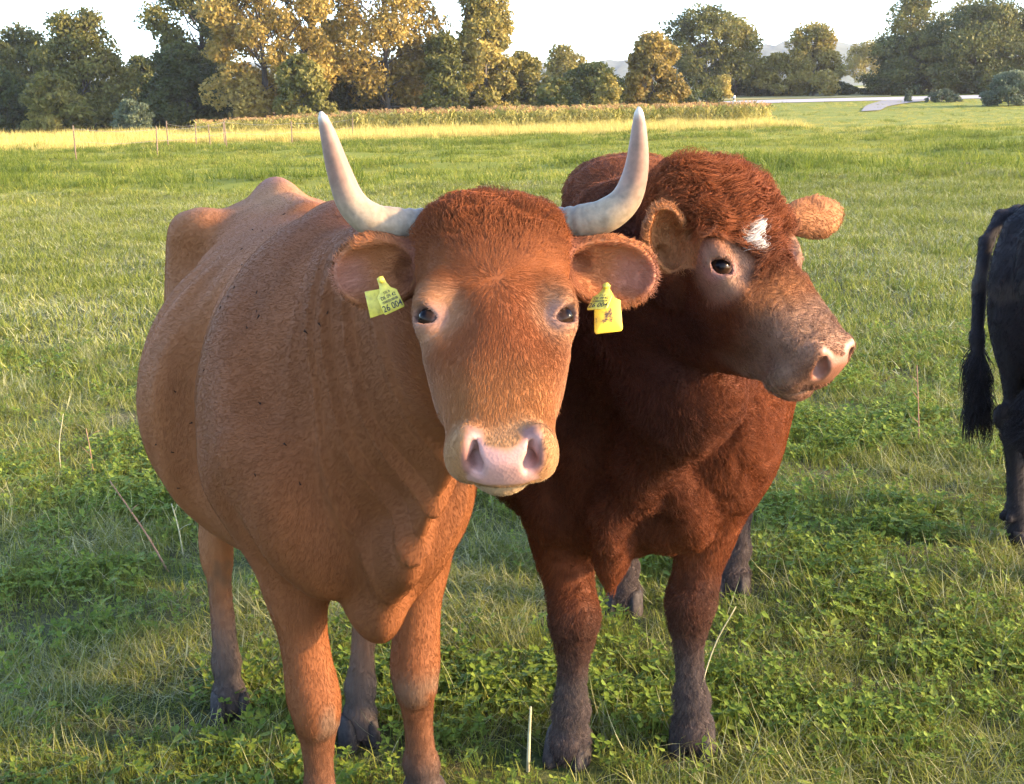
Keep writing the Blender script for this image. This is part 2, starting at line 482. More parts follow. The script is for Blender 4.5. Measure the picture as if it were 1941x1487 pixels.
def leg_hind(S, fr, foot, hock, hip, k=1.0):
    f, h, p = [np.asarray(q, float) for q in (foot, hock, hip)]
    def c(z):
        if z >= h[2]: t = (z - h[2]) / (p[2] - h[2]); return h + (p - h) * t
        t = (z - f[2]) / (h[2] - f[2]); return f + (h - f) * t
    st = []
    for z, w, hf, hb in ((0.02, .046, .062, .045), (0.07, .044, .055, .042), (0.10, .036, .040, .036), (0.14, .041, .038, .045), (0.18, .034, .033, .037),
                         (0.28, .031, .034, .034), (0.36, .034, .042, .040), (0.44, .046, .060, .056), (0.50, .047, .070, .070), (0.56, .044, .075, .062),
                         (0.64, .062, .12, .08), (0.74, .09, .19, .12), (0.88, .11, .25, .17), (1.05, .11, .25, .20), (1.22, .07, .2, .18)):
        q = c(z)
        st.append((z, q[0], q[1], w * k, hf * k, hb * k, 2.1, 2.1))
    S.loft(fr, 2, st, 0.05)
    q = c(.50); S.ell(fr, q + [0, -.070 * k, .012], (.026 * k, .030 * k, .045), 0.02)          # point of the hock
    for sd in (-1, 1):
        q = c(.12); S.ell(fr, q + [sd * .018, -.048 * k, .0], (.013, .017, .020), 0.012)
        u, v = c(.64), c(.52); S.cone(fr, u + [sd * .060 * k, -.028, 0], v + [sd * .052 * k, -.030, 0], .018, .012, 0.02, 's')
        u, v = c(.38), c(.20); S.cone(fr, u + [sd * .044 * k, -.006, 0], v + [sd * .041 * k, -.006, 0], .011, .011, 0.012, 's')

def claw_mesh(name, L=0.115, w=0.05, h=0.085):
    """one claw of a cloven hoof: flat sole, sloping front wall, rounded toe; toe along +Y"""
    rings = []
    n = 14
    for z, sy, sx in ((0.0, 1.0, 1.0), (0.008, 1.02, 1.03), (0.03, 0.93, 0.98), (0.055, 0.82, 0.92), (h, 0.66, 0.84), (h + 0.008, 0.55, 0.70)):
        r = []
        for i in range(n):
            a = 2 * math.pi * i / n
            y = math.sin(a); x = math.cos(a)
            yy = (y * 0.5 * L * sy) if y > 0 else y * 0.42 * L * (0.9 + 0.1 * sy)
            xx = x * w * 0.5 * sx * (1 - 0.35 * max(0, y) ** 2)
            r.append((xx, yy - z * 0.28, z))
        rings.append(r)
    V = [v for r in rings for v in r]; m = len(rings)
    Fq = [(k * n + i, k * n + (i + 1) % n, (k + 1) * n + (i + 1) % n, (k + 1) * n + i) for k in range(m - 1) for i in range(n)]
    V += [(0, 0, 0), (0, -(h + .008) * .28, h + 0.012)]
    Ft = [(i, (i - 1) % n, len(V) - 2) for i in range(n)] + [((m - 1) * n + i, (m - 1) * n + (i + 1) % n, len(V) - 1) for i in range(n)]
    return mesh_np(name, V, [np.array(Fq), np.array(Ft)])

def bez(pts, n):
    """Catmull-Rom through points"""
    pts = np.asarray(pts, float); q = np.vstack([2 * pts[0] - pts[1], pts, 2 * pts[-1] - pts[-2]])
    t = np.linspace(0, len(pts) - 1 - 1e-9, n); i = t.astype(int); u = (t - i)[:, None]
    a, b, c, d = q[i], q[i + 1], q[i + 2], q[i + 3]
    return 0.5 * (2 * b + (c - a) * u + (2 * a - 5 * b + 4 * c - d) * u ** 2 + (3 * b - a - 3 * c + d) * u ** 3)

def tube_np(pts, rad, n=10, cap=True):
    pts = np.asarray(pts, float); rad = np.broadcast_to(np.asarray(rad, float), (len(pts),))
    T = np.gradient(pts, axis=0); T /= np.linalg.norm(T, axis=1, keepdims=True) + 1e-12
    up = np.array([0, 0, 1.0]) if abs(T[0][2]) < 0.9 else np.array([1.0, 0, 0])
    U = []; u = unit(np.cross(T[0], up))
    for t in T:
        u = unit(u - t * (u @ t)); U.append(u)
    U = np.array(U); W = np.cross(T, U)
    a = np.linspace(0, 2 * np.pi, n, endpoint=False)
    V = (pts[:, None] + rad[:, None, None] * (np.cos(a)[None, :, None] * U[:, None] + np.sin(a)[None, :, None] * W[:, None])).reshape(-1, 3)
    m = len(pts); i = np.arange(m - 1)[:, None] * n; j = np.arange(n)[None]
    j2 = (j + 1) % n
    Fq = np.stack([i + j, i + j2, i + n + j2, i + n + j], -1).reshape(-1, 4)
    fs = [Fq]
    if cap:
        V = np.vstack([V, pts[:1], pts[-1:]])
        jj = np.arange(n)
        fs.append(np.stack([(jj + 1) % n, jj, np.full(n, m * n)], 1))
        fs.append(np.stack([(m - 1) * n + jj, (m - 1) * n + (jj + 1) % n, np.full(n, m * n + 1)], 1))
    return V, fs

def tube(name, pts, rad, n=10):
    return mesh_np(name, *tube_np(pts, rad, n))
def body_frame(x, y, fx, fy):
    f = unit((fx, fy, 0)); l = np.array([-f[1], f[0], 0.0])
    return Frame((x, y, 0.0), [l, f, (0, 0, 1)])
def head_frame(o, ex, ey, S=1.0):
    ey = unit(ey); ex = np.asarray(ex, float); ex = unit(ex - ey * (ex @ ey))
    ez = np.cross(ey, ex)
    if ez[2] < 0: ez = -ez
    return Frame(o, [ex, ey, ez], S)

# ---- the pale horned cow
CB = body_frame(-0.32, 2.704, 0.354, -0.935)          # under her withers
CH = head_frame((-0.0252, 1.9464, 1.5065), (0.9987, 0.0455, -0.0225), (0.0271, -0.8529, -0.5214))

def cow_sdf():
    S = SDF()
    S.loft(CB, 1, [(-1.13, 0, 1.18, .07, .10, .12, 2, 2), (-1.06, 0, 1.16, .18, .22, .22, 2, 2), (-0.90, 0, 1.12, .27, .305, .36, 2.3, 2.2),
                   (-0.74, 0, 1.07, .315, .35, .44, 2.1, 2.2), (-0.55, 0, 1.00, .43, .41, .44, 1.8, 2.1), (-0.36, 0, .98, .455, .43, .43, 1.75, 2.1),
                   (-0.12, -.03, 1.0, .325, .43, .41, 1.8, 2.2), (0.06, -.05, 1.03, .26, .41, .40, 1.9, 2.2), (0.20, -.07, 1.03, .20, .33, .37, 2.1, 2.2),
                   (0.30, -.075, 1.0, .14, .24, .30, 2.1, 2.1), (0.36, -.075, .98, .08, .15, .2, 2, 2)], 0.06)
    for s in (-1, 1):
        S.ell(CB, (s * .232, -.82, 1.338), (.058, .09, .055), 0.08)                 # hook bone
        S.ell(CB, (s * .11, -1.07, 1.27), (.045, .06, .05), 0.06)                # pin bone
        S.ell(CB, (s * .25, -.90, 1.10), (.07, .16, .26), 0.09)                  # thigh
        S.cone(CB, (-.05 + s * .10, -.02, 1.27), (-.06 + s * .205, .05, .92), .080, .092, 0.08)
        S.ell(CB, (-.06 + s * .20, .03, 1.0), (.085, .16, .26), 0.08)          # shoulder muscle
        S.cone(CB, (-.04 + s * .12, .0, 1.24), (-.065 + s * .205, .19, 1.0), .03, .06, 0.12)  # blade ridge
        S.ell(CB, (-.075 + s * .155, .25, .90), (.075, .09, .14), 0.08)          # point of shoulder
        S.ell(CB, (s * .36, -.665, 1.26), (.13, .12, .15), 0.08, 's')             # flank hollow
    S.cone(CB, (-.335, -.225, 1.34), (-.42, -.205, .64), .045, .075, 0.08, 's')        # girth line behind the shoulder
    S.cone(CB, (.30, -.175, 1.30), (.345, -.17, .72), .04, .05, 0.06, 's')
    S.cone(CB, (0, -.98, 1.40), (0, -.50, 1.385), .032, .030, 0.07)                # spine
    S.ell(CB, (0, -.90, 1.425), (.035, .10, .042), 0.06)                           # sacrum
    S.cone(CB, (0, -.15, 1.39), (0, .12, 1.38), .055, .055, 0.08)                 # withers
    # neck, throat and dewlap
    S.loft(CB, 1, [(-.02, -.05, 1.13, .20, .28, .40, 2, 2), (.16, -.06, 1.15, .165, .27, .40, 2, 2), (.34, -.06, 1.21, .132, .235, .37, 2, 2), (.52, -.03, 1.27, .114, .195, .28, 2, 2),
                   (.68, -.0, 1.32, .105, .15, .2, 2, 2), (.76, -.0, 1.33, .07, .1, .1, 2, 2)], 0.08)
    S.cone(CB, (-.01, .58, 1.05), (-.05, .42, .82), .04, .055, 0.07, sq=((1, 0, 0), .6))
    S.cone(CB, (-.05, .42, .82), (-.075, .29, .68), .050, .050, 0.06, sq=((1, 0, 0), .7))
    for s in (-1, 1): S.ell(CB, (-.075 + s * .095, .27, .82), (.075, .075, .12), 0.05)    # breast muscles
    S.ell(CB, (-.07, .27, .65), (.034, .08, .058), 0.05)
    S.cone(CB, (-.06, .27, .67), (.06, .16, .72), .045, .06, 0.06)                          # brisket
    # legs
    lf = CB.loc(G(612, 1604)); lk = CB.loc(P(598, 1345, 2.72)); rf = CB.loc(G(806, 1530)); rk = CB.loc(P(785, 1290, 2.86))
    leg_front(S, CB, lf, lk, (-.215, .05, .90), 1.06)
    leg_front(S, CB, rf, rk, (.125, .02, .90), 1.06)
    for h, o in ((G(437, 1352), -.24), (G(678, 1402), .19)):
        q = CB.loc(h)
        leg_hind(S, CB, q, (q[0] * .5 + o * .5, q[1] - .10, .47), (o * .85, -.86, 1.05), 1.0)
    S.cone(CB, (-.165, .235, .82), (-.145, .20, .64), .008, .020, 0.025, 's')     # arm-pit crease
    # udder, tail
    S.ell(CB, (0, -.62, .60), (.12, .14, .09), 0.05)
    S.cone(CB, (0, -1.10, 1.33), (0, -1.19, 1.05), .035, .026, 0.03)
    S.cone(CB, (0, -1.19, 1.05), (.01, -1.17, .62), .026, .018, 0.02)
    # folds: vertical neck wrinkles, rib waves
    def folds(p):
        q = CB.loc(p)
        m = sstep(.22, .36, q[:, 1]) * sstep(.66, .54, q[:, 1]) * sstep(.66, .85, q[:, 2]) * sstep(1.45, 1.3, q[:, 2])
        qn = q * np.array([.4, 1, .25])
        ph = q[:, 1] * 84 + 5.0 * vnoise(qn, 9) + (q[:, 2] - 1.0) * 12
        w = np.abs(np.sin(ph * .5)); f = m * 0.019 * np.clip(.4 + 1.2 * vnoise(qn + 7, 8), 0, 1) * (0.45 - np.minimum(w * 1.6, 1))
        rb = sstep(-.75, -.6, q[:, 1]) * sstep(-.08, -.2, q[:, 1]) * sstep(.72, .9, q[:, 2]) * sstep(1.36, 1.25, q[:, 2])
        r = rb * .0045 * np.sin((q[:, 1] - .22 * q[:, 2]) * 58 + 3 * vnoise(q, 3))
        return -f - r + .003 * vnoise(q, 7)
    S.disp(folds, CB.w((0, -.2, 1.0)), 1.1)
    S.head_from = len(S.ops)
    head_ops(S, CH)
    S.earA = {}
    S.earA[-1] = ear_ops(S, CH, (-.098, .046, -.080), (-.97, .10, -.08), (.34, .76, .52), .138, .053)
    S.earA[1] = ear_ops(S, CH, (.098, .046, -.080), (.97, .10, -.10), (-.22, .80, .56), .152, .052)
    head_cuts(S, CH)
    def brow(p):
        q = CH.loc(p)
        m = sstep(.05, .16, q[:, 1]) * sstep(.34, .26, q[:, 1]) * sstep(-.06, -.02, q[:, 2])
        m2 = np.exp(-((np.abs(q[:, 0]) - .066) / .012) ** 2)
        f = m * m2 * .0
        poll = sstep(.10, .0, q[:, 1]) * sstep(-.09, -.03, q[:, 2])
        return -f + poll * .006 * fbm(q, 28, 2)
    S.disp(brow, CH.w((0, .17, -.02)), .17)
    return S

# ---- the dark curly bull
BB = body_frame(0.33, 3.20, -0.24, -0.97)
_y, _p = math.radians(45), math.radians(42)
BH = head_frame((0.354, 2.46, 1.534), (math.cos(_y), math.sin(_y), 0.04), (math.sin(_y) * math.cos(_p), -math.cos(_y) * math.cos(_p), -math.sin(_p)), 0.985)

def bull_sdf():
    S = SDF()
    S.loft(BB, 1, [(-1.28, 0, 1.12, .10, .12, .12, 2, 2), (-1.18, 0, 1.10, .22, .26, .25, 2.2, 2), (-1.0, 0, 1.07, .31, .34, .36, 2.4, 2.2),
                   (-.75, 0, 1.02, .33, .37, .42, 2.3, 2.3), (-.45, 0, .99, .39, .40, .44, 2.1, 2.2), (-.2, 0, .98, .38, .42, .43, 2.1, 2.3),
                   (.05, 0, .98, .36, .44, .41, 2.1, 2.3), (.22, 0, .96, .315, .37, .37, 2.1, 2.3), (.36, 0, .94, .22, .28, .30, 2, 2.2), (.44, 0, .93, .12, .2, .2, 2, 2)], 0.06)
    for s in (-1, 1):
        S.ell(BB, (s * .27, .08, 1.02), (.12, .22, .34), 0.07)
        S.ell(BB, (s * .24, .27, .86), (.10, .12, .16), 0.07)
        S.ell(BB, (s * .25, -.90, 1.20), (.10, .2, .2), 0.08)
        S.ell(BB, (s * .16, .36, .74), (.07, .07, .12), 0.06)                    # breast muscles
    S.ell(BB, (-.02, .05, 1.44), (.15, .24, .09), 0.08)                              # crest
    hb = BB.loc(BH.w((0, .0, -.17)))                                            # back of the skull in the body frame
    a = np.array([0, .0, 1.14])
    ny = unit(BB.d(hb - a)); nx = unit(np.cross(ny, (0, 0, 1))); N = Frame(BB.w(a), [nx, ny, np.cross(nx, ny)])
    L = np.linalg.norm(hb - a)
    S.loft(N, 1, [(0, 0, 0, .28, .26, .36, 2, 2), (.2, 0, 0, .25, .22, .36, 2, 2), (.42, 0, 0, .22, .16, .32, 2, 2), (L, 0, .0, .14, .11, .22, 2, 2), (L + .09, 0, -.02, .09, .06, .14, 2, 2)], 0.08)
    S.ell(BB, BB.loc(P(1300, 700, 2.66)), (.13, .17, .14), 0.09)                 # heavy throat
    S.cone(BB, BB.loc(P(1365, 748, 2.54)), BB.loc(P(1290, 768, 2.60)), .02, .064, 0.10)
    S.cone(BB, BB.loc(P(1330, 775, 2.56)), (.075, .475, .88), .045, .06, 0.07, sq=((1, 0, 0), .5))   # jowl
    S.cone(BB, BB.loc(P(1290, 770, 2.64)), (.07, .47, .84), .075, .070, 0.05, sq=((1, 0, 0), .5))         # dewlap
    S.cone(BB, (.07, .47, .86), (.0, .455, .70), .066, .056, 0.03, sq=((1, 0, 0), .6))
    S.cone(BB, (.10, .45, .90), (.16, .40, .74), .045, .05, 0.04, sq=((1, 0, 0), .6))
    S.cone(BB, (.0, .455, .74), (-.01, .42, .60), .056, .038, 0.025, sq=((1, 0, 0), .65))
    S.cone(BB, (-.01, .42, .62), (-.01, .41, .545), .038, .014, 0.02, sq=((1, 0, 0), .8))
    S.ell(BB, (.0, .26, .68), (.17, .14, .09), 0.07)
    f1, f2 = BB.loc(G(1078, 1432)), BB.loc(G(1313, 1412))
    leg_front(S, BB, f1, BB.loc(P(1090, 1160, 3.10)), (-.26, .12, .88), 1.10, upper=1.22)
    leg_front(S, BB, f2, BB.loc(P(1305, 1150, 3.2)), (.25, .08, .88), 1.10, upper=1.22)
    for px, o in ((G(1185, 1158), -.22), (G(1388, 1122), .24)):
        q = BB.loc(px)
        leg_hind(S, BB, q, (q[0] * .5 + o * .5, q[1] - .12, .47), (o * .9, -1.0, 1.05), 1.12)
    S.ell(BB, (0, -.55, .56), (.05, .16, .05), 0.05)                              # sheath
    S.ell(BB, (0, -1.0, .66), (.07, .06, .10), 0.03)
    S.cone(BB, (0, -1.24, 1.30), (0, -1.33, 1.0), .04, .03, 0.03)
    S.cone(BB, (0, -1.33, 1.0), (.01, -1.31, .55), .03, .02, 0.02)
    def folds(p):
        q = BB.loc(p)
        n = N.loc(p)
        m = sstep(.05, .2, n[:, 1]) * sstep(L + .05, L - .1, n[:, 1])
        ph = n[:, 1] * 60 + 2.5 * vnoise(q, 4)
        f = m * .003 * np.sin(ph)
        m2 = sstep(.15, .3, q[:, 1]) * sstep(1.0, .85, q[:, 2]) * sstep(.5, .6, q[:, 2])
        g = m2 * .0075 * np.sin(q[:, 0] * 62 + q[:, 2] * 18 + 3.5 * vnoise(q, 5)) * (.5 + .5 * vnoise(q + 3, 4))
        return f + g + .0045 * vnoise(q, 9)
    S.disp(folds, BB.w((0, -.2, 1.0)), 1.3)
    head_ops(S, BH, True)
    S.earA = {}
    eb, et = P(1266, 512, 2.36), P(1243, 372, 2.26)
    S.earA[-1] = ear_ops(S, BH, BH.loc(eb), BH.B @ unit(et - eb), BH.B @ unit((.42, -.90, .05)), .135, .040)
    eb, et = P(1482, 424, 2.575), P(1592, 402, 2.63)
    S.earA[1] = ear_ops(S, BH, BH.loc(eb), BH.B @ unit(et - eb), BH.B @ unit((.2, .85, -.4)), .145, .043, root=.12, th=.022, rr=.018, deep=.016)
    head_cuts(S, BH, True)
    S.ell(BH, (-.075, .05, .03), (.018, .018, .016), 0.02)                         # scur under the curls
    def curl(p):
        q = BH.loc(p)
        m = sstep(.30, .20, q[:, 1]) * sstep(-.10, -.02, q[:, 2])
        return m * .009 * fbm(q, 22, 2)
    S.disp(curl, BH.w((0, .12, 0)), .24)
    return S
# ------------------------------------------------------------------ coats: colour, fur, horns, eyes, tags
def lerp(a, b, t):
    return a + (np.asarray(b) - a) * np.clip(t, 0, 1)[:, None]
def gauss(q, c, r):
    return np.exp(-(((q - np.asarray(c)) / np.asarray(r)) ** 2).sum(1))

def head_masks(p, fr, bull):
    q = fr.loc(p); W = 1.16 if bull else 1.0; Y = face_y(bull)
    qx = np.abs(q[:, 0]) / W
    qq = np.stack([qx, q[:, 1], q[:, 2]], 1)
    e = eye_pos(1, False)
    de = np.linalg.norm((qq - np.array([e[0], Y(.230), e[2]])) / np.array([1, 1.15, 1.0]), axis=1)
    y = q[:, 1]
    muz = sstep(Y(.425), Y(.47), y + .012 * vnoise(q, 20)) * (np.abs(q[:, 2]) < .2)
    # hairless nose plate: a Y-shaped field between the nostrils down to the lip
    mz = 1.2 if bull else 1.0
    zz = q[:, 2] / mz
    hw = np.where(zz > -.042, .0335 + (.042 + zz) * .40, .0335 + np.clip((-.046 - zz) * .75, 0, .012))
    top = -.008 - .012 * np.cos(np.clip(qx / .040, 0, 1) * np.pi / 2)
    nose = sstep(Y(.472), Y(.480), y) * sstep(hw + .005, hw - .002, qx + .004 * vnoise(q, 90)) * sstep(top + .003, top - .003, zz + .003 * vnoise(q, 70)) * sstep(-.070, -.063, zz + .004 * vnoise(q, 50))
    nost = sstep(.020, .012, np.sqrt((qx - .037) ** 2 + ((q[:, 2] + (.050 if bull else .032)) * .55) ** 2)) * sstep(Y(.455), Y(.475), y)
    lid = sstep(.034, .022, de)
    ring = sstep(.066, .024, de + .012 * vnoise(q, 24))
    return q, qx, y, de, muz, nose, nost, lid, ring

def ear_mask(p, fr, A, base, L, w):
    q = (fr.loc(p) - np.asarray(base)) @ A.T
    along, nrm, wid = q[:, 0], q[:, 1], q[:, 2]
    ins = (along > .01) & (along < L * 1.1) & (np.abs(wid) < w * 1.15) & (np.abs(nrm) < .06)
    return ins, along / L, nrm, wid / w

def cow_coat(p, n):
    q = CB.loc(p)
    h = fbm(q * np.array([1, .6, 1]), 2.2, 4)
    C = np.tile(np.array([.228, .086, .0315]), (len(p), 1))
    C = lerp(C, (.150, .050, .0165), sstep(-.24, .12, q[:, 1]) * .9)
    C = lerp(C, (.28, .120, .048), sstep(-.25, -.7, q[:, 1]) * sstep(1.2, .7, q[:, 2]) * .5 + sstep(-.7, -.95, q[:, 1]) * .45)
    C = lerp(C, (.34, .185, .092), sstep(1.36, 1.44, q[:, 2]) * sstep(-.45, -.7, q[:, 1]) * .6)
    C = lerp(C, (.18, .060, .020), sstep(.05, .5, h) * .35)
    st = fbm(np.stack([q[:, 1] * 20 - q[:, 2] * 5, q[:, 2] * 2.2, q[:, 0] * 3], 1), 1.0, 3)
    C = C * (1 + .10 * h + .20 * st * (q[:, 2] > .5))[:, None]
    C = lerp(C, (.10, .068, .040), sstep(.22, .50, fbm(q + 5, 7, 4)) * sstep(.95, .65, q[:, 2]) * (q[:, 1] < -.25) * .7)
    # pink skin on the bony rump
    C = lerp(C, (.30, .14, .105), gauss(q, (0, -.90, 1.47), (.06, .08, .05)) * .8)
    # muddy legs
    low = sstep(.42, .16, q[:, 2] + .07 * fbm(q, 9, 3))
    C = lerp(C, (.115, .080, .062), low * np.where(q[:, 1] < -.3, .90, .35))
    C = lerp(C, (.060, .046, .040), sstep(.22, .10, q[:, 2] + .04 * fbm(q, 14, 3)) * .85)
    C = lerp(C, (.15, .09, .055), sstep(.32, .37, q[:, 2]) * sstep(.45, .39, q[:, 2]) * sstep(-.25, .1, fbm(q, 16, 3)) * (q[:, 1] > -.3) * .8)
    C = lerp(C, (.06, .05, .045), sstep(.12, .32, q[:, 2]) * sstep(.36, .22, q[:, 2]) * sstep(.05, .3, fbm(q, 11, 3)) * (q[:, 1] < -.4) * .8)
    # head
    g, qx, y, de, muz, nose, nost, lid, ring = head_masks(p, CH, False)
    on = np.linalg.norm(g - np.array([0, .22, -.08]), axis=1) < .36
    on = on & (g[:, 1] > -.10)
    H = np.tile(np.array([.172, .054, .0160]), (len(p), 1))
    H = lerp(H, (.165, .046, .0135), sstep(.16, .02, y) * sstep(-.14, -.03, g[:, 2]))
    H = lerp(H, (.175, .050, .016), gauss(np.stack([qx, y, g[:, 2]], 1), (.03, .24, .0), (.045, .10, .05)) * .7)
    H = lerp(H, (.26, .100, .030), sstep(.30, .42, y) * .8)
    H = lerp(H, (.28, .150, .080), sstep(.045, .09, qx) * sstep(-.02, -.08, g[:, 2]) * sstep(.18, .24, y) * .45)
    H = H * (1 + .22 * fbm(g * np.array([1, .35, 1]), 30, 3))[:, None]
    H = lerp(H, (.33, .185, .10), ring * .5)
    H = lerp(H, (.25, .135, .095), lid)
    H = lerp(H, (.06, .035, .03), sstep(.021, .017, de) * .0)
    H = lerp(H, (.285, .148, .064), muz * .9)
    H = lerp(H, (.27, .185, .100), muz * sstep(-.066, -.09, g[:, 2]) * .8)
    H = lerp(H, (.21, .098, .078), nost)
    H = lerp(H, (.37, .205, .172), nose)
    w = sstep(.36, .30, np.linalg.norm(g - np.array([0, .22, -.08]), axis=1)) * sstep(-.10, -.02, y) * on
    C = C * (1 - w)[:, None] + H * w[:, None]
    for s, A in COW_EARS.items():
        base = (s * .098, .046, -.080)
        ins, al, nr, wd = ear_mask(p, CH, A, base, .15, .052)
        inner = ins & ((n @ CH.B) @ A.T)[:, 1].__gt__(.15)
        C = np.where(ins[:, None], lerp(C, (.20, .080, .033), np.full(len(p), .8)), C)
        I = lerp(np.tile(np.array([.36, .135, .052]), (len(p), 1)), (.16, .055, .03), sstep(.42, .1, al))
        I = lerp(I, (.36, .155, .095), sstep(.5, .75, al) * sstep(.8, .2, np.abs(wd)))
        C = np.where(inner[:, None], I, C)
    skin = np.clip(nose + nost * .8 + lid * .5, 0, 1) * on
    return np.clip(C, .004, .9), skin

def bull_coat(p, n):
    q = BB.loc(p)
    h = fbm(q, 3.0, 4)
    C = np.tile(np.array([.138, .036, .0104]), (len(p), 1))
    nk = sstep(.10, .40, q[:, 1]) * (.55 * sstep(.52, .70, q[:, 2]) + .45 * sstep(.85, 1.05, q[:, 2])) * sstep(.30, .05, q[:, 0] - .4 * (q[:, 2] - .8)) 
    C = lerp(C, (.042, .0140, .0085), nk * .85)  # darker neck coat plus painted shade on the chest side turned from the sun
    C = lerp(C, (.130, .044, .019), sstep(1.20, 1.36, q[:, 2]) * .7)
    C = C * (1 + .30 * h)[:, None]
    C = lerp(C, (.040, .022, .016), sstep(.58, .40, q[:, 2] + .10 * fbm(q, 8, 3)) * .75)
    C = lerp(C, (.068, .053, .048), sstep(.38, .22, q[:, 2] + .05 * fbm(q, 12, 3)) * .85)
    g, qx, y, de, muz, nose, nost, lid, ring = head_masks(p, BH, True)
    w = sstep(.34, .26, np.linalg.norm(g - np.array([0, .18, -.07]), axis=1)) * sstep(-.12, -.04, y)
    on = w > 0
    H = np.tile(np.array([.105, .029, .0105]), (len(p), 1))
    H = lerp(H, (.185, .052, .017), sstep(.28, .16, y) * sstep(-.10, -.02, g[:, 2]))
    H = lerp(H, (.24, .098, .038), sstep(.24, .34, y) * sstep(-.075, -.015, g[:, 2]))
    H = lerp(H, (.040, .0135, .0085), sstep(-.08, -.16, g[:, 2]) * sstep(.36, .25, y) * .85)  # cheek and jowl shade put into the coat colour
    H = H * (1 + .25 * fbm(g * np.array([1, .5, 1]), 26, 3))[:, None]
    H = lerp(H, (.235, .140, .092), sstep(.30, .39, y + .02 * vnoise(g, 18)) * .8 * sstep(-.21, -.17, g[:, 2]))
    H = lerp(H, (.20, .150, .110), muz * sstep(-.05, -.10, g[:, 2]) * .6)
    H = lerp(H, (.30, .19, .125), np.clip(ring * 1.05, 0, 1) * .55)
    H = lerp(H, (.30, .145, .115), lid)
    H = lerp(H, (.17, .085, .072), nost)
    H = lerp(H, (.36, .215, .165), nose)
    C = C * (1 - w)[:, None] + H * w[:, None]
    C = lerp(C, (.78, .70, .60), sstep(.021, .012, np.linalg.norm((g - BULL_PATCH) * np.array([1.1, .75, .6]), axis=1) + .006 * vnoise(g, 60)))
    for s, (A, base) in BULL_EARS.items():
        ins, al, nr, wd = ear_mask(p, BH, A, base, .15, .047)
        C = np.where(ins[:, None] & (al > .1)[:, None], np.array([.28, .115, .045]), C)
    skin = np.clip(nose + nost * .8 + lid * .5, 0, 1) * on
    return np.clip(C, .004, .9), skin

def coat_material(name, streak=0.0):
    M = Mat(name)
    a = M.attr('coat'); sk = M.attr('skin').outputs['Fac']
    ob = M.obj()
    n1 = M.noise(160, 5, .7, ob).outputs[0]
    n2 = M.noise(22, 4, .6, ob).outputs[0]
    f = M.math('ADD', M.math('MULTIPLY', n1, .5), M.math('MULTIPLY', n2, .35))
    col = M.mix(1.0, a.outputs['Color'], M.ramp(f, [(.25, .84), (.62, 1.11)]), 'MULTIPLY')
    M.bsdf(Base_Color=col, Roughness=M.ramp(sk, [(0, .72), (1, .38)]), Specular_IOR_Level=.14)
    M.bsdf(Subsurface_Weight=0.0)
    pores = M.new('ShaderNodeTexVoronoi'); pores.inputs['Scale'].default_value = 230; M.l.new(ob, pores.inputs['Vector'])
    hgt = M.mix(sk, n1, pores.outputs['Distance'])
    M.bump(hgt, .12, .003)
    return M.m

def fur_material(name):
    M = Mat(name)
    a = M.attr('coat')
    M.bsdf(Base_Color=a.outputs['Color'], Roughness=.6, Specular_IOR_Level=.10)
    return M.m

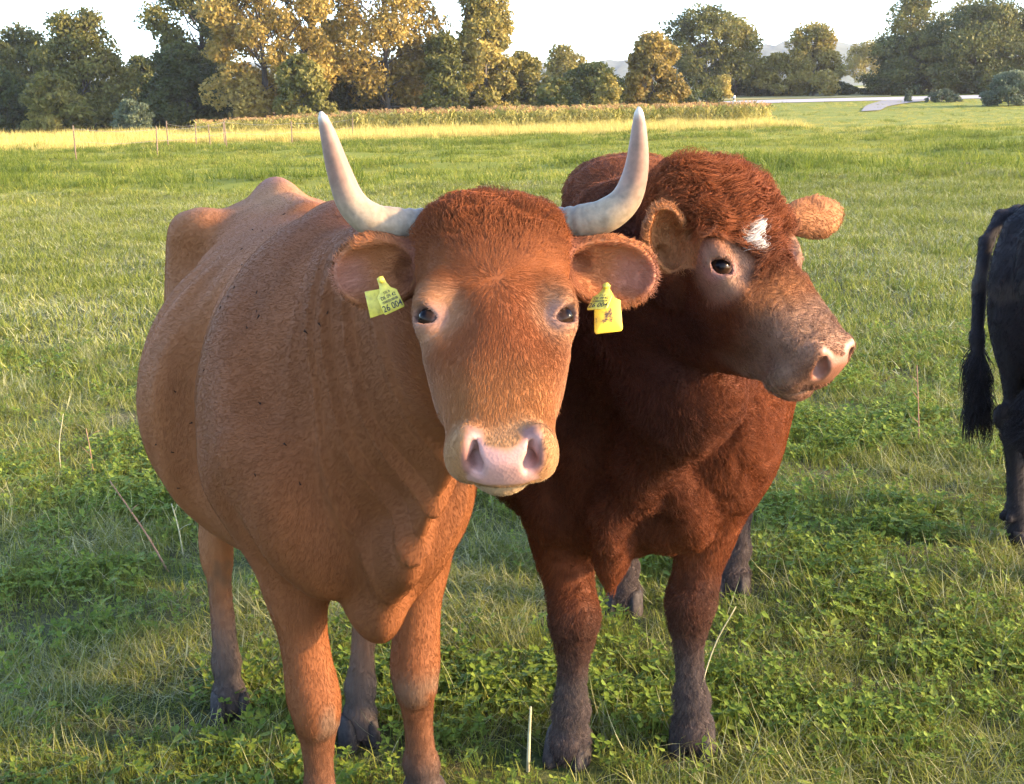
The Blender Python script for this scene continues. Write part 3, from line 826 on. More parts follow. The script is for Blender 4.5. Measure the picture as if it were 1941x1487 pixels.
def fur_object(name, V, Fq, count, dens, flow, coat, mat, parent, clump=.32, var=.22):
    """hair laid over the skin: dens(p)->relative density, flow(p, n)->(direction, length, lift, curl, radius, points)"""
    a, b, c, d = [V[Fq[:, i]] for i in range(4)]
    ar = np.linalg.norm(np.cross(c - a, d - b), axis=1) / 2
    ctr = (a + b + c + d) / 4
    nf = np.cross(c - a, d - b); nf /= np.linalg.norm(nf, axis=1, keepdims=True) + 1e-12
    w = ar * dens(ctr, nf); cdf = np.cumsum(w); cdf /= cdf[-1]
    fi = np.searchsorted(cdf, rng.random(count))
    u, v = rng.random((2, count))
    u, v = u[:, None], v[:, None]
    p = a[fi] * (1 - u) * (1 - v) + b[fi] * u * (1 - v) + c[fi] * u * v + d[fi] * (1 - u) * v
    n = nf[fi]
    t, Ln, lift, curl, rad = flow(p, n)
    jit = rng.normal(0, 1, (count, 3))
    cl = np.stack([vnoise((p + k * 3.1) * np.array([1, 1, .55]), 60) for k in range(3)], 1)          # locks that lie together
    ck = clump(p) if callable(clump) else clump
    t = t + jit * .11 + cl * (ck[:, None] if callable(clump) else ck)
    t -= n * (t * n).sum(1, keepdims=True); t /= np.linalg.norm(t, axis=1, keepdims=True) + 1e-9
    s = np.cross(n, t)
    K = 5
    Ln = Ln * (.7 + .6 * rng.random(count))
    pts = np.empty((count, K, 3), np.float32); pts[:, 0] = p - n * .0015
    ph = vnoise(p, 30) * 3 + rng.random(count) * .8
    for k in range(1, K):
        z = k / (K - 1)
        up = lift * (z - .55 * z * z)
        wob = curl * np.sin(z * 4.2 + ph) * z
        pts[:, k] = p + n * (Ln * up)[:, None] + t * (Ln * z * (1 - .25 * curl * z))[:, None] + s * (Ln * wob * .55)[:, None] + n * (Ln * curl * .35 * np.abs(np.sin(z * 3.1 + ph)))[:, None]
    cu = bpy.data.hair_curves.new(name)
    cu.add_curves([K] * count)
    cu.attributes['position'].data.foreach_set('vector', pts.ravel())
    r = (rad * (.8 + .4 * rng.random(count)))[:, None] * np.array([1, .95, .8, .55, .15])[None]
    ra = cu.attributes.get('radius') or cu.attributes.new('radius', 'FLOAT', 'POINT')
    ra.data.foreach_set('value', r.astype(np.float32).ravel())
    C, _ = coat(p, n)
    C = C * (1 + var * rng.normal(0, 1, (count, 1)).clip(-1.6, 1.6) + .09 * cl[:, :1])
    ca = cu.attributes.new('coat', 'FLOAT_COLOR', 'CURVE')
    C4 = np.ones((count, 4), np.float32); C4[:, :3] = np.clip(C, .003, .95)
    ca.data.foreach_set('color', C4.ravel())
    cu.materials.append(mat)
    o = bpy.data.objects.new(name, cu); COL.objects.link(o)
    o.parent = parent; o.matrix_parent_inverse = Matrix.Translation(parent.location).inverted()
    return o

def eye_object(fr, s, bull, parent, r=.0195):
    c = fr.w(eye_pos(s, bull) + EYE_N(s) * .003); nw = unit(fr.d(EYE_N(s)))
    A = axes3(nw, (0, 0, 1))
    V, Fs = [], []
    n, m = 28, 18
    for i in range(m + 1):
        th = math.pi * i / m
        for j in range(n):
            ph = 2 * math.pi * j / n
            bulge = 1 + .10 * max(0, math.cos(th)) ** 8
            V.append(c + r * fr.S * bulge * (A[0] * math.cos(th) + A[1] * math.sin(th) * math.cos(ph) * 1 + A[2] * math.sin(th) * math.sin(ph)))
    V = np.array(V)
    Fq = np.array([(i * n + j, i * n + (j + 1) % n, (i + 1) * n + (j + 1) % n, (i + 1) * n + j) for i in range(m) for j in range(n)])
    me = mesh_np('eye', V, Fq)
    ang = np.repeat(np.degrees(np.arccos(np.cos(np.pi * np.arange(m + 1) / m))), n)
    C = lerp(np.tile(np.array([.004, .003, .004]), (len(V), 1)), (.022, .011, .006), sstep(20, 26, ang))
    C = lerp(C, (.05, .028, .022), sstep(52, 60, ang))
    set_col(me, 'coat', C)
    return link('eye', me, EYE_MAT, parent)

def cow_horn(path, parent):
    pts = bez(path, 70)
    t = np.linspace(0, 1, 70)
    rad = np.interp(t, [0, .12, .3, .45, .6, .75, .9, .97, 1], [.0290, .0275, .0272, .0262, .0225, .0175, .0110, .0072, .0022])
    ring = .0015 * np.sin(t * 95) * sstep(.42, .1, t) + .0006 * np.sin(t * 41 + 1) * sstep(.5, .2, t)
    V, fs = tube_np(pts, rad + ring, 26)
    me = mesh_np('horn', V, fs)
    tv = np.r_[np.repeat(t, 26), 0, 1]
    nz = fbm(V, 40, 4)
    C = np.tile(np.array([.225, .182, .138]), (len(V), 1))
    C = lerp(C, (.28, .212, .138), sstep(.15, .38, tv))
    C = lerp(C, (.20, .118, .084), sstep(.48, .72, tv + .04 * nz))
    C = lerp(C, (.22, .142, .108), sstep(.75, .9, tv))
    C = lerp(C, (.46, .40, .32), sstep(.93, .985, tv))
    C = lerp(C, (.20, .16, .13), sstep(.08, .0, tv + .03 * nz) * .8)
    C = lerp(C, (.17, .13, .09), sstep(.10, .45, nz + .35 * np.sin(tv * 95)) * sstep(.55, .25, tv) * .55)
    C = lerp(C, (.12, .092, .066), sstep(.55, .9, np.sin(tv * 125 + 5 * nz)) * sstep(.40, .12, tv) * .45 + sstep(.28, .45, fbm(V, 130, 3)) * .4)
    set_col(me, 'coat', C)
    return link('horn', me, HORN_MAT, parent)

def plate(name, poly, O, R, D, N, th, mat, parent, bend=0.0):
    """flat moulded plate: 2-D outline (right, down) in metres, extruded along N with a small bevelled rim"""
    poly = np.array(poly, float); n = len(poly); c = poly.mean(0)
    V = []
    for z, k in ((-th / 2, .965), (-th / 4, 1.0), (th / 4, 1.0), (th / 2, .965)):
        for q in c + (poly - c) * k:
            V.append(O + R * q[0] + D * q[1] + N * (z + bend * q[1] ** 2))
    V.append(O + R * c[0] + D * c[1] + N * (-th / 2 + bend * c[1] ** 2)); V.append(O + R * c[0] + D * c[1] + N * (th / 2 + bend * c[1] ** 2))
    Fq = [(k * n + i, k * n + (i + 1) % n, (k + 1) * n + (i + 1) % n, (k + 1) * n + i) for k in range(3) for i in range(n)]
    Ft = [((i + 1) % n, i, 4 * n) for i in range(n)] + [(3 * n + i, 3 * n + (i + 1) % n, 4 * n + 1) for i in range(n)]
    me = mesh_np(name, np.array(V), [np.array(Fq), np.array(Ft)], False)
    return link(name, me, mat, parent)

def print_text(name, body, size, O, R, D, N, mat, parent, sx=1.0):
    cu = bpy.data.curves.new(name, 'FONT'); cu.body = body; cu.size = size; cu.align_x = 'CENTER'; cu.align_y = 'CENTER'
    cu.extrude = 0.0; cu.offset = size * .012; cu.resolution_u = 3
    t = bpy.data.objects.new(name, cu); COL.objects.link(t)
    bpy.context.view_layer.update()
    me = bpy.data.meshes.new_from_object(t.evaluated_get(bpy.context.evaluated_depsgraph_get()))
    bpy.data.objects.remove(t); bpy.data.curves.remove(cu)
    co = np.empty(len(me.vertices) * 3, np.float32); me.vertices.foreach_get('co', co); co = co.reshape(-1, 3)
    V = O + co[:, :1] * R * sx - co[:, 1:2] * D
    me.vertices.foreach_set('co', V.astype(np.float32).ravel()); me.update()
    me.name = name; me.materials.clear()
    return link(name, me, mat, parent)

EYE = Mat('eye_wet'); EYE.bsdf(Base_Color=EYE.attr('coat').outputs['Color'], Roughness=.05, Specular_IOR_Level=.10); EYE_MAT = EYE.m
HM = Mat('horn_keratin')
_o = HM.obj(); _hn = HM.noise(90, 5, .6, _o).outputs[0]
HM.bsdf(Base_Color=HM.mix(1.0, HM.attr('coat').outputs['Color'], HM.ramp(_hn, [(.3, .78), (.65, 1.12)]), 'MULTIPLY'), Roughness=HM.ramp(_hn, [(.3, .42), (.7, .65)]), Specular_IOR_Level=.28)
HM.bump(_hn, .25, .002); HORN_MAT = HM.m
HF = Mat('hoof_horn'); _hn = HF.noise(60, 5, .65, HF.obj()).outputs[0]
HF.bsdf(Base_Color=HF.ramp(_hn, [(.3, (.020, .017, .016)), (.55, (.045, .037, .034)), (.75, (.085, .068, .060))]), Roughness=.8, Specular_IOR_Level=.15); HF.bump(_hn, .4, .006); HOOF_MAT = HF.m
TG = Mat('tag_plastic'); _hn = TG.noise(120, 5, .6, TG.obj()).outputs[0]
TG.bsdf(Base_Color=TG.ramp(_hn, [(.28, (.36, .27, .04)), (.5, (.58, .46, .045)), (.7, (.68, .55, .07))]), Roughness=.42); TAG_MAT = TG.m
TG2 = Mat('tag_plastic_soiled'); _hn = TG2.noise(70, 5, .7, TG2.obj()).outputs[0]
TG2.bsdf(Base_Color=TG2.ramp(_hn, [(.44, (.75, .52, .03)), (.56, (.62, .38, .03)), (.64, (.08, .04, .02))]), Roughness=.5); TAG_MAT2 = TG2.m
INK = Mat('tag_ink'); INK.bsdf(Base_Color=(.015, .015, .015, 1), Roughness=.6); INK_MAT = INK.m

TAG_OUT = [(-.0065, -.006), (.0065, -.006), (.0085, .010), (.0125, .022), (.0215, .030), (.0225, .066), (.0205, .069), (-.0205, .069), (-.0225, .066), (-.0215, .030), (-.0125, .022), (-.0085, .010)]
def front_tag(O, R, D, parent, label, k=.72):
    N = unit(np.cross(R, D)); N = N if N[1] < 0 else -N
    R = unit(R); D = unit(D - R * (D @ R))
    t = plate('ear_tag', [(a * k, b * k) for a, b in TAG_OUT], O, R, D, N, .0022, TAG_MAT, parent)
    t['label'] = label
    a = np.linspace(0, 2 * np.pi, 14, endpoint=False)
    plate('tag_button', [(.007 * k * math.cos(x), .007 * k * math.sin(x)) for x in a], O + N * .0032, R, D, N, .004, TAG_MAT, t)
    S = O + N * .0016
    print_text('tag_number', '26 004', .0190 * k, S + D * .0580 * k, R, D, N, INK_MAT, t, 0.80)
    print_text('tag_code', 'DE 09 42', .0100 * k, S + D * .0365 * k, R, D, N, INK_MAT, t, .85)
    print_text('tag_code', '276 0', .0068 * k, S + D * .0275 * k, R, D, N, INK_MAT, t, .9)
    V, Fq = [], []
    x = -.0165; r = random.Random(4)
    while x < .0165:
        wd = r.choice((.0004, .0007, .0011)); b = len(V)
        for q in ((x, .0425), (x + wd, .0425), (x + wd, .0478), (x, .0478)): V.append(S + R * q[0] * k + D * q[1] * k)
        Fq.append((b, b + 1, b + 2, b + 3)); x += wd + r.choice((.0005, .0008))
    link('tag_barcode', mesh_np('tag_barcode', np.array(V), np.array(Fq), False), INK_MAT, t)
    return t
# ------------------------------------------------------------------ terrain
def gz(x, y):
    x, y = np.atleast_1d(np.asarray(x, float)), np.atleast_1d(np.asarray(y, float))
    p = np.stack([x, y, np.zeros_like(x)], 1)
    z = .010 * vnoise(p, 1.1) * sstep(1, 3, y)
    m = sstep(19, 27, y) * sstep(95, 70, y)
    z = z + m * (.24 * np.maximum(vnoise(p * np.array([.6, 1, 1]), .42), -.2) + .08 * vnoise(p, 1.3))
    w = sstep(8, 24, x - .02 * y)
    z = z + w * .030 * np.clip(y - 97, 0, 58) + w * .034 * np.clip(y - 155, 0, 60)
    return z

def axis_lines(segs):
    out = [segs[0][0]]
    for a, b, n in segs: out += list(np.linspace(a, b, n + 1)[1:])
    return np.array(out)
gx = axis_lines([(-3500, -300, 10), (-300, -60, 16), (-60, 60, 150), (60, 300, 16), (300, 3500, 10)])
gy = axis_lines([(-400, -4, 8), (-4, 20, 40), (20, 100, 110), (100, 260, 50), (260, 4000, 16)])
XX, YY = np.meshgrid(gx, gy, indexing='ij')
ZZ = gz(XX.ravel(), YY.ravel())
nx, ny = XX.shape
I = np.arange(nx * ny).reshape(nx, ny)
Fg = np.stack([I[:-1, :-1], I[1:, :-1], I[1:, 1:], I[:-1, 1:]], -1).reshape(-1, 4)
GM = Mat('meadow_ground')
pos = GM.geo()
sep = GM.new('ShaderNodeSeparateXYZ'); GM.l.new(pos, sep.inputs[0])
n_big = GM.noise(.35, 5, .6, pos).outputs[0]
n_mid = GM.noise(2.6, 5, .65, pos).outputs[0]
n_fine = GM.noise(40, 6, .7, pos).outputs[0]
near = GM.mix(GM.ramp(n_mid, [(.38, 0), (.62, 1)]), GM.ramp(n_fine, [(.3, (.030, .026, .014)), (.5, (.085, .075, .038)), (.7, (.17, .145, .075))]), GM.ramp(n_fine, [(.3, (.030, .045, .012)), (.55, (.070, .095, .028)), (.75, (.13, .14, .06))]))
lush = GM.mix(GM.ramp(n_big, [(.35, 0), (.65, 1)]), GM.ramp(n_fine, [(.3, (.085, .115, .018)), (.7, (.165, .195, .030))]), GM.ramp(n_fine, [(.3, (.13, .145, .025)), (.7, (.25, .25, .045))]))
yv = GM.math('ADD', sep.outputs['Y'], GM.math('MULTIPLY', n_big, 3.0))
col = GM.mix(GM.ramp(GM.math('MULTIPLY', yv, .01), [(.235, 0), (.265, 1)]), near, lush)
# bare brown patch grazed off on the right
pc = G(1800, 318)
dx = GM.math('MULTIPLY', GM.math('SUBTRACT', sep.outputs['X'], float(pc[0])), .42)
dy = GM.math('MULTIPLY', GM.math('SUBTRACT', sep.outputs['Y'], float(pc[1])), .55)
dd = GM.math('ADD', GM.math('SQRT', GM.math('ADD', GM.math('MULTIPLY', dx, dx), GM.math('MULTIPLY', dy, dy))), GM.math('MULTIPLY', n_mid, .9))
col = GM.mix(GM.ramp(dd, [(.95, 1), (1.35, 0)]), col, GM.ramp(n_fine, [(.3, (.07, .050, .033)), (.7, (.17, .125, .085))]))
GM.bsdf(Base_Color=col, Roughness=.95, Specular_IOR_Level=.1)
GM.bump(n_fine, .7, .03)
link('ground', mesh_np('ground', np.stack([XX.ravel(), YY.ravel(), ZZ], 1), Fg), GM.m, kind='structure')

# ------------------------------------------------------------------ grass and herbs (instanced tufts)
def leaf_material(name, stops, pos_scale=.6, dry=None, trans=.35, rough=.55):
    """leaf colour from the per-blade tint, drifting over the field"""
    M = Mat(name)
    t = M.attr('tint').outputs['Fac']
    nz = M.noise(pos_scale, 4, .6, M.geo()).outputs[0]
    f = M.math('ADD', t, M.math('MULTIPLY', M.math('SUBTRACT', nz, .5), .9))
    col = M.ramp(f, stops)
    if dry is not None: pass
    M.bsdf(Base_Color=col, Roughness=rough, Specular_IOR_Level=.12)
    tr = M.new('ShaderNodeBsdfTranslucent'); M.l.new(col, tr.inputs[0])
    mx = M.new('ShaderNodeMixShader'); mx.inputs[0].default_value = trans
    M.l.new(M.b.outputs[0], mx.inputs[1]); M.l.new(tr.outputs[0], mx.inputs[2]); M.l.new(mx.outputs[0], M.out.inputs[0])
    return M.m

def blades(n, r, h, w, lean, bend, seg=3, tint=(0, 1), flat=0.0, seed=0):
    """n curved tapering blades; returns V, F, tint per vertex"""
    g = np.random.default_rng(seed)
    a = g.random(n) * 6.283; q = r * np.sqrt(g.random(n))
    x0 = np.stack([q * np.cos(a), q * np.sin(a), np.zeros(n)], 1)
    H = h[0] + (h[1] - h[0]) * g.random(n) ** 1.3
    az = g.random(n) * 6.283
    dirn = np.stack([np.cos(az), np.sin(az), np.zeros(n)], 1); side = np.stack([-np.sin(az), np.cos(az), np.zeros(n)], 1)
    l0 = lean[0] + (lean[1] - lean[0]) * g.random(n); b0 = bend[0] + (bend[1] - bend[0]) * g.random(n)
    W = w[0] + (w[1] - w[0]) * g.random(n)
    V = np.zeros((n, (seg + 1) * 2, 3)); p = x0.copy(); p[:, 2] = flat * g.random(n) * .03 - .004
    for k in range(seg + 1):
        ww = W * (1 - (k / seg) ** 1.6 * .92) / 2
        V[:, 2 * k] = p - side * ww[:, None]; V[:, 2 * k + 1] = p + side * ww[:, None]
        ang = l0 + b0 * (k / seg)
        p = p + (dirn * np.sin(ang)[:, None] + np.array([0, 0, 1.0]) * np.cos(ang)[:, None]) * (H / seg)[:, None]
        p[:, 2] = np.maximum(p[:, 2], .004 + .02 * flat * g.random(n))
    base = (np.arange(n) * (seg + 1) * 2)[:, None, None]
    k = np.arange(seg)[None, :, None] * 2
    F = (base + k + np.array([0, 1, 3, 2])[None, None]).reshape(-1, 4)
    t = np.repeat(tint[0] + (tint[1] - tint[0]) * g.random(n), (seg + 1) * 2)
    return V.reshape(-1, 3), F, t

def leaflets(n, r, h, size, per, tint, seed, oval=1.0):
    """stalked leaves: per leaflets in a whorl (3 = clover)"""
    g = np.random.default_rng(seed); V, F, T = [], [], []
    for i in range(n):
        a = g.random() * 6.283; q = r * math.sqrt(g.random()); z = h[0] + (h[1] - h[0]) * g.random()
        c = np.array([q * math.cos(a), q * math.sin(a), 0.0]); top = c + np.array([g.normal(0, .012), g.normal(0, .012), z])
        tt = tint[0] + (tint[1] - tint[0]) * g.random()
        b = len(V); s = .0009
        V += [c + [-s, 0, -.003], c + [s, 0, -.003], top + [s, 0, 0], top + [-s, 0, 0]]; F.append((b, b + 1, b + 2, b + 3)); T += [tt] * 4
        sz = size[0] + (size[1] - size[0]) * g.random(); tilt = g.normal(0, .35, 2); ro = g.random() * 6.283
        for k in range(per):
            an = ro + k * 6.283 / per; d = np.array([math.cos(an), math.sin(an), tilt[0] * math.cos(an) + tilt[1] * math.sin(an) + .15]); e = np.array([-math.sin(an), math.cos(an), 0.0])
            b = len(V)
            V += [top, top + d * sz * .55 * oval + e * sz * .46, top + d * sz * 1.05 * oval + e * sz * .28 + [0, 0, .002], top + d * sz * 1.0 * oval + [0, 0, -.002], top + d * sz * 1.05 * oval - e * sz * .28 + [0, 0, .002], top + d * sz * .55 * oval - e * sz * .46]
            F += [(b, b + 1, b + 2, b + 3), (b, b + 3, b + 4, b + 5)]; T += [tt + g.normal(0, .03)] * 6
    return np.array(V), np.array(F), np.array(T)

def tuft(name, parts, mats):
    Vs, Fs, Ts, Ms, o = [], [], [], [], 0
    for (V, F, t), mi in parts:
        Vs.append(V); Fs.append(F + o); Ts.append(t); Ms += [mi] * len(F); o += len(V)
    me = mesh_np(name, np.concatenate(Vs), np.concatenate(Fs), True)
    set_float(me, 'tint', np.concatenate(Ts))
    for m in mats: me.materials.append(m)
    me.polygons.foreach_set('material_index', np.array(Ms, np.int32))
    return bpy.data.objects.new(name, me)

GREEN = leaf_material('grass_green', [(.0, (.080, .102, .015)), (.35, (.160, .188, .028)), (.65, (.235, .240, .048)), (1.0, (.33, .30, .095))])
STRAW = leaf_material('grass_straw', [(.0, (.15, .145, .070)), (.4, (.23, .235, .105)), (.7, (.30, .305, .135)), (1.0, (.40, .38, .20))], trans=.2)
HERB = leaf_material('clover_green', [(.0, (.070, .112, .016)), (.5, (.140, .200, .029)), (1.0, (.25, .285, .052))])
LUSH = leaf_material('meadow_green', [(.0, (.085, .115, .015)), (.4, (.165, .195, .026)), (.7, (.26, .262, .040)), (1.0, (.40, .35, .085))], pos_scale=.25, trans=.45)
mats4 = [GREEN, STRAW, HERB, LUSH]

def scatter(name, kinds, pts, idx, scl, label=None, cat=None, tilt=.12):
    col = bpy.data.collections.new(name + '_tufts')
    for k in kinds: col.objects.link(k)
    n = len(pts)
    me = bpy.data.meshes.new(name); me.vertices.add(n); me.vertices.foreach_set('co', np.asarray(pts, np.float32).ravel())
    a = me.attributes.new('kind_index', 'INT', 'POINT'); a.data.foreach_set('value', np.asarray(idx, np.int32))
    a = me.attributes.new('scl', 'FLOAT', 'POINT'); a.data.foreach_set('value', np.asarray(scl, np.float32))
    rot = np.stack([rng.normal(0, tilt, n), rng.normal(0, tilt, n), rng.random(n) * 6.283], 1)
    a = me.attributes.new('rot', 'FLOAT_VECTOR', 'POINT'); a.data.foreach_set('vector', rot.astype(np.float32).ravel())
    o = bpy.data.objects.new(name, me); COL.objects.link(o)
    ng = bpy.data.node_groups.new(name, 'GeometryNodeTree')
    ng.interface.new_socket('Geometry', in_out='INPUT', socket_type='NodeSocketGeometry')
    ng.interface.new_socket('Geometry', in_out='OUTPUT', socket_type='NodeSocketGeometry')
    N, L = ng.nodes, ng.links
    gi, go = N.new('NodeGroupInput'), N.new('NodeGroupOutput')
    ip = N.new('GeometryNodeInstanceOnPoints'); ci = N.new('GeometryNodeCollectionInfo')
    ci.inputs['Collection'].default_value = col; ci.inputs['Separate Children'].default_value = True; ci.inputs['Reset Children'].default_value = True
    def na(nm, ty):
        q = N.new('GeometryNodeInputNamedAttribute'); q.data_type = ty; q.inputs['Name'].default_value = nm; return q.outputs['Attribute']
    L.new(gi.outputs[0], ip.inputs['Points']); L.new(ci.outputs[0], ip.inputs['Instance'])
    ip.inputs['Pick Instance'].default_value = True
    L.new(na('kind_index', 'INT'), ip.inputs['Instance Index'])
    er = N.new('FunctionNodeEulerToRotation'); L.new(na('rot', 'FLOAT_VECTOR'), er.inputs[0]); L.new(er.outputs[0], ip.inputs['Rotation'])
    L.new(na('scl', 'FLOAT'), ip.inputs['Scale'])
    L.new(ip.outputs[0], go.inputs[0])
    md = o.modifiers.new('scatter', 'NODES'); md.node_group = ng
    tag(o, label, cat, kind='stuff')
    return o

def field_points(y0, y1, n, margin=1.2, power=1.0, spread=.62):
    """points over the part of the meadow the camera and its neighbourhood can see, denser towards the front"""
    y = y0 + (y1 - y0) * rng.random(n) ** power
    hw = y * spread + margin
    x = (rng.random(len(y)) * 2 - 1) * hw
    k = rng.random(len(y)) < hw / hw.max() if power == 1.0 else np.ones(len(y), bool)
    return x[k], y[k]

HOOVES = [tuple(G(*q)[:2]) for q in ((612, 1604), (806, 1530), (437, 1352), (678, 1402), (1078, 1432), (1313, 1412), (1185, 1158), (1388, 1122))]
HOOVES = [(a + b * .03, c_ - .05) for (a, c_) in HOOVES for b in (-1, 1)]
# short mown pasture near the cattle
near_kinds = [
    tuft('t00', [(blades(46, .085, (.03, .085), (.0022, .0042), (.05, .7), (.2, 1.3), 3, (.1, .6), 0, 1), 0)], mats4),
    tuft('t01', [(blades(34, .09, (.04, .13), (.002, .0038), (.2, 1.0), (.3, 1.4), 3, (.2, .75), 0, 2), 0), (blades(10, .09, (.05, .13), (.0018, .0032), (.7, 1.5), (-.9, .9), 3, (.2, .9), .8, 12), 1)], mats4),
    tuft('t02', [(blades(22, .10, (.03, .09), (.002, .0036), (.1, .9), (.2, 1.3), 3, (.1, .6), 0, 3), 0), (blades(22, .11, (.05, .14), (.0018, .0034), (.8, 1.55), (-1.0, .9), 3, (.1, 1.0), 1, 13), 1)], mats4),
    tuft('t03', [(leaflets(15, .085, (.025, .075), (.011, .018), 3, (.2, .8), 4), 2), (blades(14, .09, (.03, .09), (.002, .0035), (.1, .8), (.2, 1.2), 3, (.1, .6), 0, 14), 0)], mats4),
    tuft('t04', [(leaflets(9, .07, (.02, .06), (.015, .026), 1, (.3, .9), 5, 1.4), 2), (blades(16, .09, (.04, .10), (.002, .0035), (.1, .8), (.2, 1.2), 3, (.2, .7), 0, 15), 0)], mats4),
    tuft('t05', [(blades(30, .10, (.05, .13), (.0022, .0046), (.7, 1.35), (.2, .8), 4, (.2, .85), .6, 6), 0), (blades(10, .12, (.06, .16), (.0018, .0034), (1.0, 1.57), (-.9, .8), 3, (.2, 1.0), 1, 16), 1)], mats4),
    tuft('t06', [(blades(5, .06, (.09, .19), (.0026, .0045), (.05, .5), (.3, 1.2), 5, (.3, .8), 0, 7), 0), (blades(3, .05, (.14, .26), (.0014, .0022), (.1, .6), (.0, .5), 4, (.4, 1.0), 0, 17), 1)], mats4),
]
def pick(x, y, table):
    """choose a tuft kind from drifting patches"""
    p = np.stack([x, y, np.zeros_like(x)], 1)
    a = vnoise(p, 1.4) + .5 * vnoise(p + 9, 4.0) + rng.normal(0, .42, len(x))
    return np.searchsorted(np.array(table), a)
x, y = field_points(1.2, 9.0, 26000, 1.0, power=1.35)
for fx, fy in HOOVES:                                            # trodden down round the hooves
    far = np.hypot(x - fx, y - fy) > .11
    x, y = x[far], y[far]
k = pick(x, y, [-.75, -.50, -.02, .34, .74, 1.50])
k = np.array([2, 5, 1, 0, 3, 4, 6])[np.clip(k, 0, 6)]
sc_ = (.58 + .45 * rng.random(len(x))) * (1 + .05 * y)
bald = vnoise(np.stack([x, y, 0 * x], 1) + 31.0, 2.3) + .5 * vnoise(np.stack([x, y, 0 * x], 1) + 17.0, 6.0)
keep = rng.random(len(x)) < .42 + .58 * sstep(-.55, .0, bald)
x, y, k, sc_ = x[keep], y[keep], k[keep], sc_[keep] * (.78 + .22 * sstep(-.5, .3, bald[keep]))
scatter('pasture_grass', near_kinds, np.stack([x, y, gz(x, y)], 1), k, sc_)
# the same sward further out, coarser tufts
mid_kinds = [
    tuft('m00', [(blades(60, .24, (.05, .13), (.006, .011), (.1, .9), (.2, 1.3), 2, (.1, .7), 0, 21), 0), (blades(14, .24, (.04, .10), (.005, .009), (.8, 1.5), (-.4, .6), 2, (.2, .9), 1, 31), 1)], mats4),
    tuft('m01', [(blades(34, .25, (.05, .12), (.006, .011), (.2, 1.1), (.2, 1.3), 2, (.2, .8), 0, 22), 0), (blades(34, .26, (.04, .11), (.005, .010), (.8, 1.55), (-.4, .6), 2, (.1, 1.0), 1, 32), 1)], mats4),
    tuft('m02', [(blades(60, .22, (.06, .17), (.006, .012), (.1, .8), (.3, 1.3), 2, (.0, .55), 0, 23), 0)], mats4),
]
x, y = field_points(7.5, 27, 30000, 2.0)
k = np.array([1, 0, 2])[np.clip(pick(x, y, [.20, .85]), 0, 2)]
scatter('mown_grass', mid_kinds, np.stack([x, y, gz(x, y)], 1), k, (.55 + .5 * rng.random(len(x))) * (1 + .012 * y))
far_kinds = [
    tuft('f00', [(blades(70, .45, (.07, .17), (.012, .024), (.3, 1.2), (.3, 1.2), 2, (.1, .9), 0, 41), 3)], mats4),
    tuft('f01', [(blades(70, .45, (.07, .17), (.012, .024), (.3, 1.1), (.3, 1.2), 2, (.3, 1.0), 0, 42), 3)], mats4),
    tuft('f03', [(blades(60, .45, (.06, .18), (.012, .022), (.3, 1.1), (.3, 1.2), 2, (.85, 1.2), 0, 44), 3)], mats4),
    tuft('f02', [(blades(60, .40, (.10, .25), (.012, .022), (.2, 1.0), (.3, 1.2), 2, (.0, .5), 0, 43), 3)], mats4),
]
x, y = field_points(24, 74, 26000, 5.0, spread=.75)
xr, yr = field_points(70, 140, 8500, 5.0, spread=.7); kr = xr > 16
x, y = np.r_[x, xr[kr]], np.r_[y, yr[kr]]
p = np.stack([x, y, 0 * x], 1)
hh = vnoise(p * np.array([.6, 1, 1]), .42) + rng.normal(0, .2, len(x))
k = np.where(hh > .30, 2, np.where(hh > -.1, 0, 1)); k = np.where(rng.random(len(x)) < sstep(50, 72, y) * .75, 3, k)
scatter('meadow_grass', far_kinds, np.stack([x, y, gz(x, y)], 1), k, (.6 + .7 * rng.random(len(x))) * np.where(k == 2, 1.15, .9))
# ------------------------------------------------------------------ far fields, road, hills
def hv(u): return 203.3 - (u - 970) * math.tan(ROLL)               # horizon row at a column
def at(u, D): return GX(u, D)
def GT(u, v):
    """ground point seen at a pixel, following the terrain"""
    a = P(u, v, 1.0) - np.array([0, 0, CAM_H]); a = a / a[1]
    D = np.linspace(20, 400, 2000); z = CAM_H + a[2] * D - gz(a[0] * D, D)
    i = np.argmax(z < 0) if (z < 0).any() else 1300
    return np.array([a[0] * D[i], D[i], gz(a[0] * D[i], D[i])[0]])
def ribbon(name, L, R, mat, lift, sub=14):
    L, R = bez(L, sub), bez(R, sub); V = []
    for a, b in zip(L, R):
        for t in np.linspace(0, 1, 5):
            q = a + (b - a) * t; V.append((q[0], q[1], gz(q[0], q[1])[0] + lift))
    n = 5
    Fq = [(i * n + j, i * n + j + 1, (i + 1) * n + j + 1, (i + 1) * n + j) for i in range(sub - 1) for j in range(n - 1)]
    return link(name, mesh_np(name, np.array(V), np.array(Fq)), mat, kind='structure')
RD = Mat('road_gravel'); _n = RD.noise(3, 6, .7, RD.geo()).outputs[0]
RD.bsdf(Base_Color=RD.ramp(_n, [(.3, (.25, .24, .25)), (.7, (.36, .345, .35))]), Roughness=.9)
FF = Mat('far_field_gold'); _n = FF.noise(.6, 6, .7, FF.geo()).outputs[0]
FF.bsdf(Base_Color=FF.ramp(_n, [(.3, (.22, .19, .06)), (.7, (.36, .30, .10))]), Roughness=.95)
rx0, rx1 = at(1290, 148), at(1990, 148)
ribbon('road', [(rx0, 142.5, 0), ((rx0 + rx1) / 2, 143, 0), (rx1, 141, 0)], [(rx0, 153.5, 0), ((rx0 + rx1) / 2, 154.5, 0), (rx1, 154, 0)], RD.m, .05)
a1, a2 = GT(1632, 213), GT(1668, 211)
PT = Mat('path_gravel'); _n = PT.noise(3, 6, .7, PT.geo()).outputs[0]
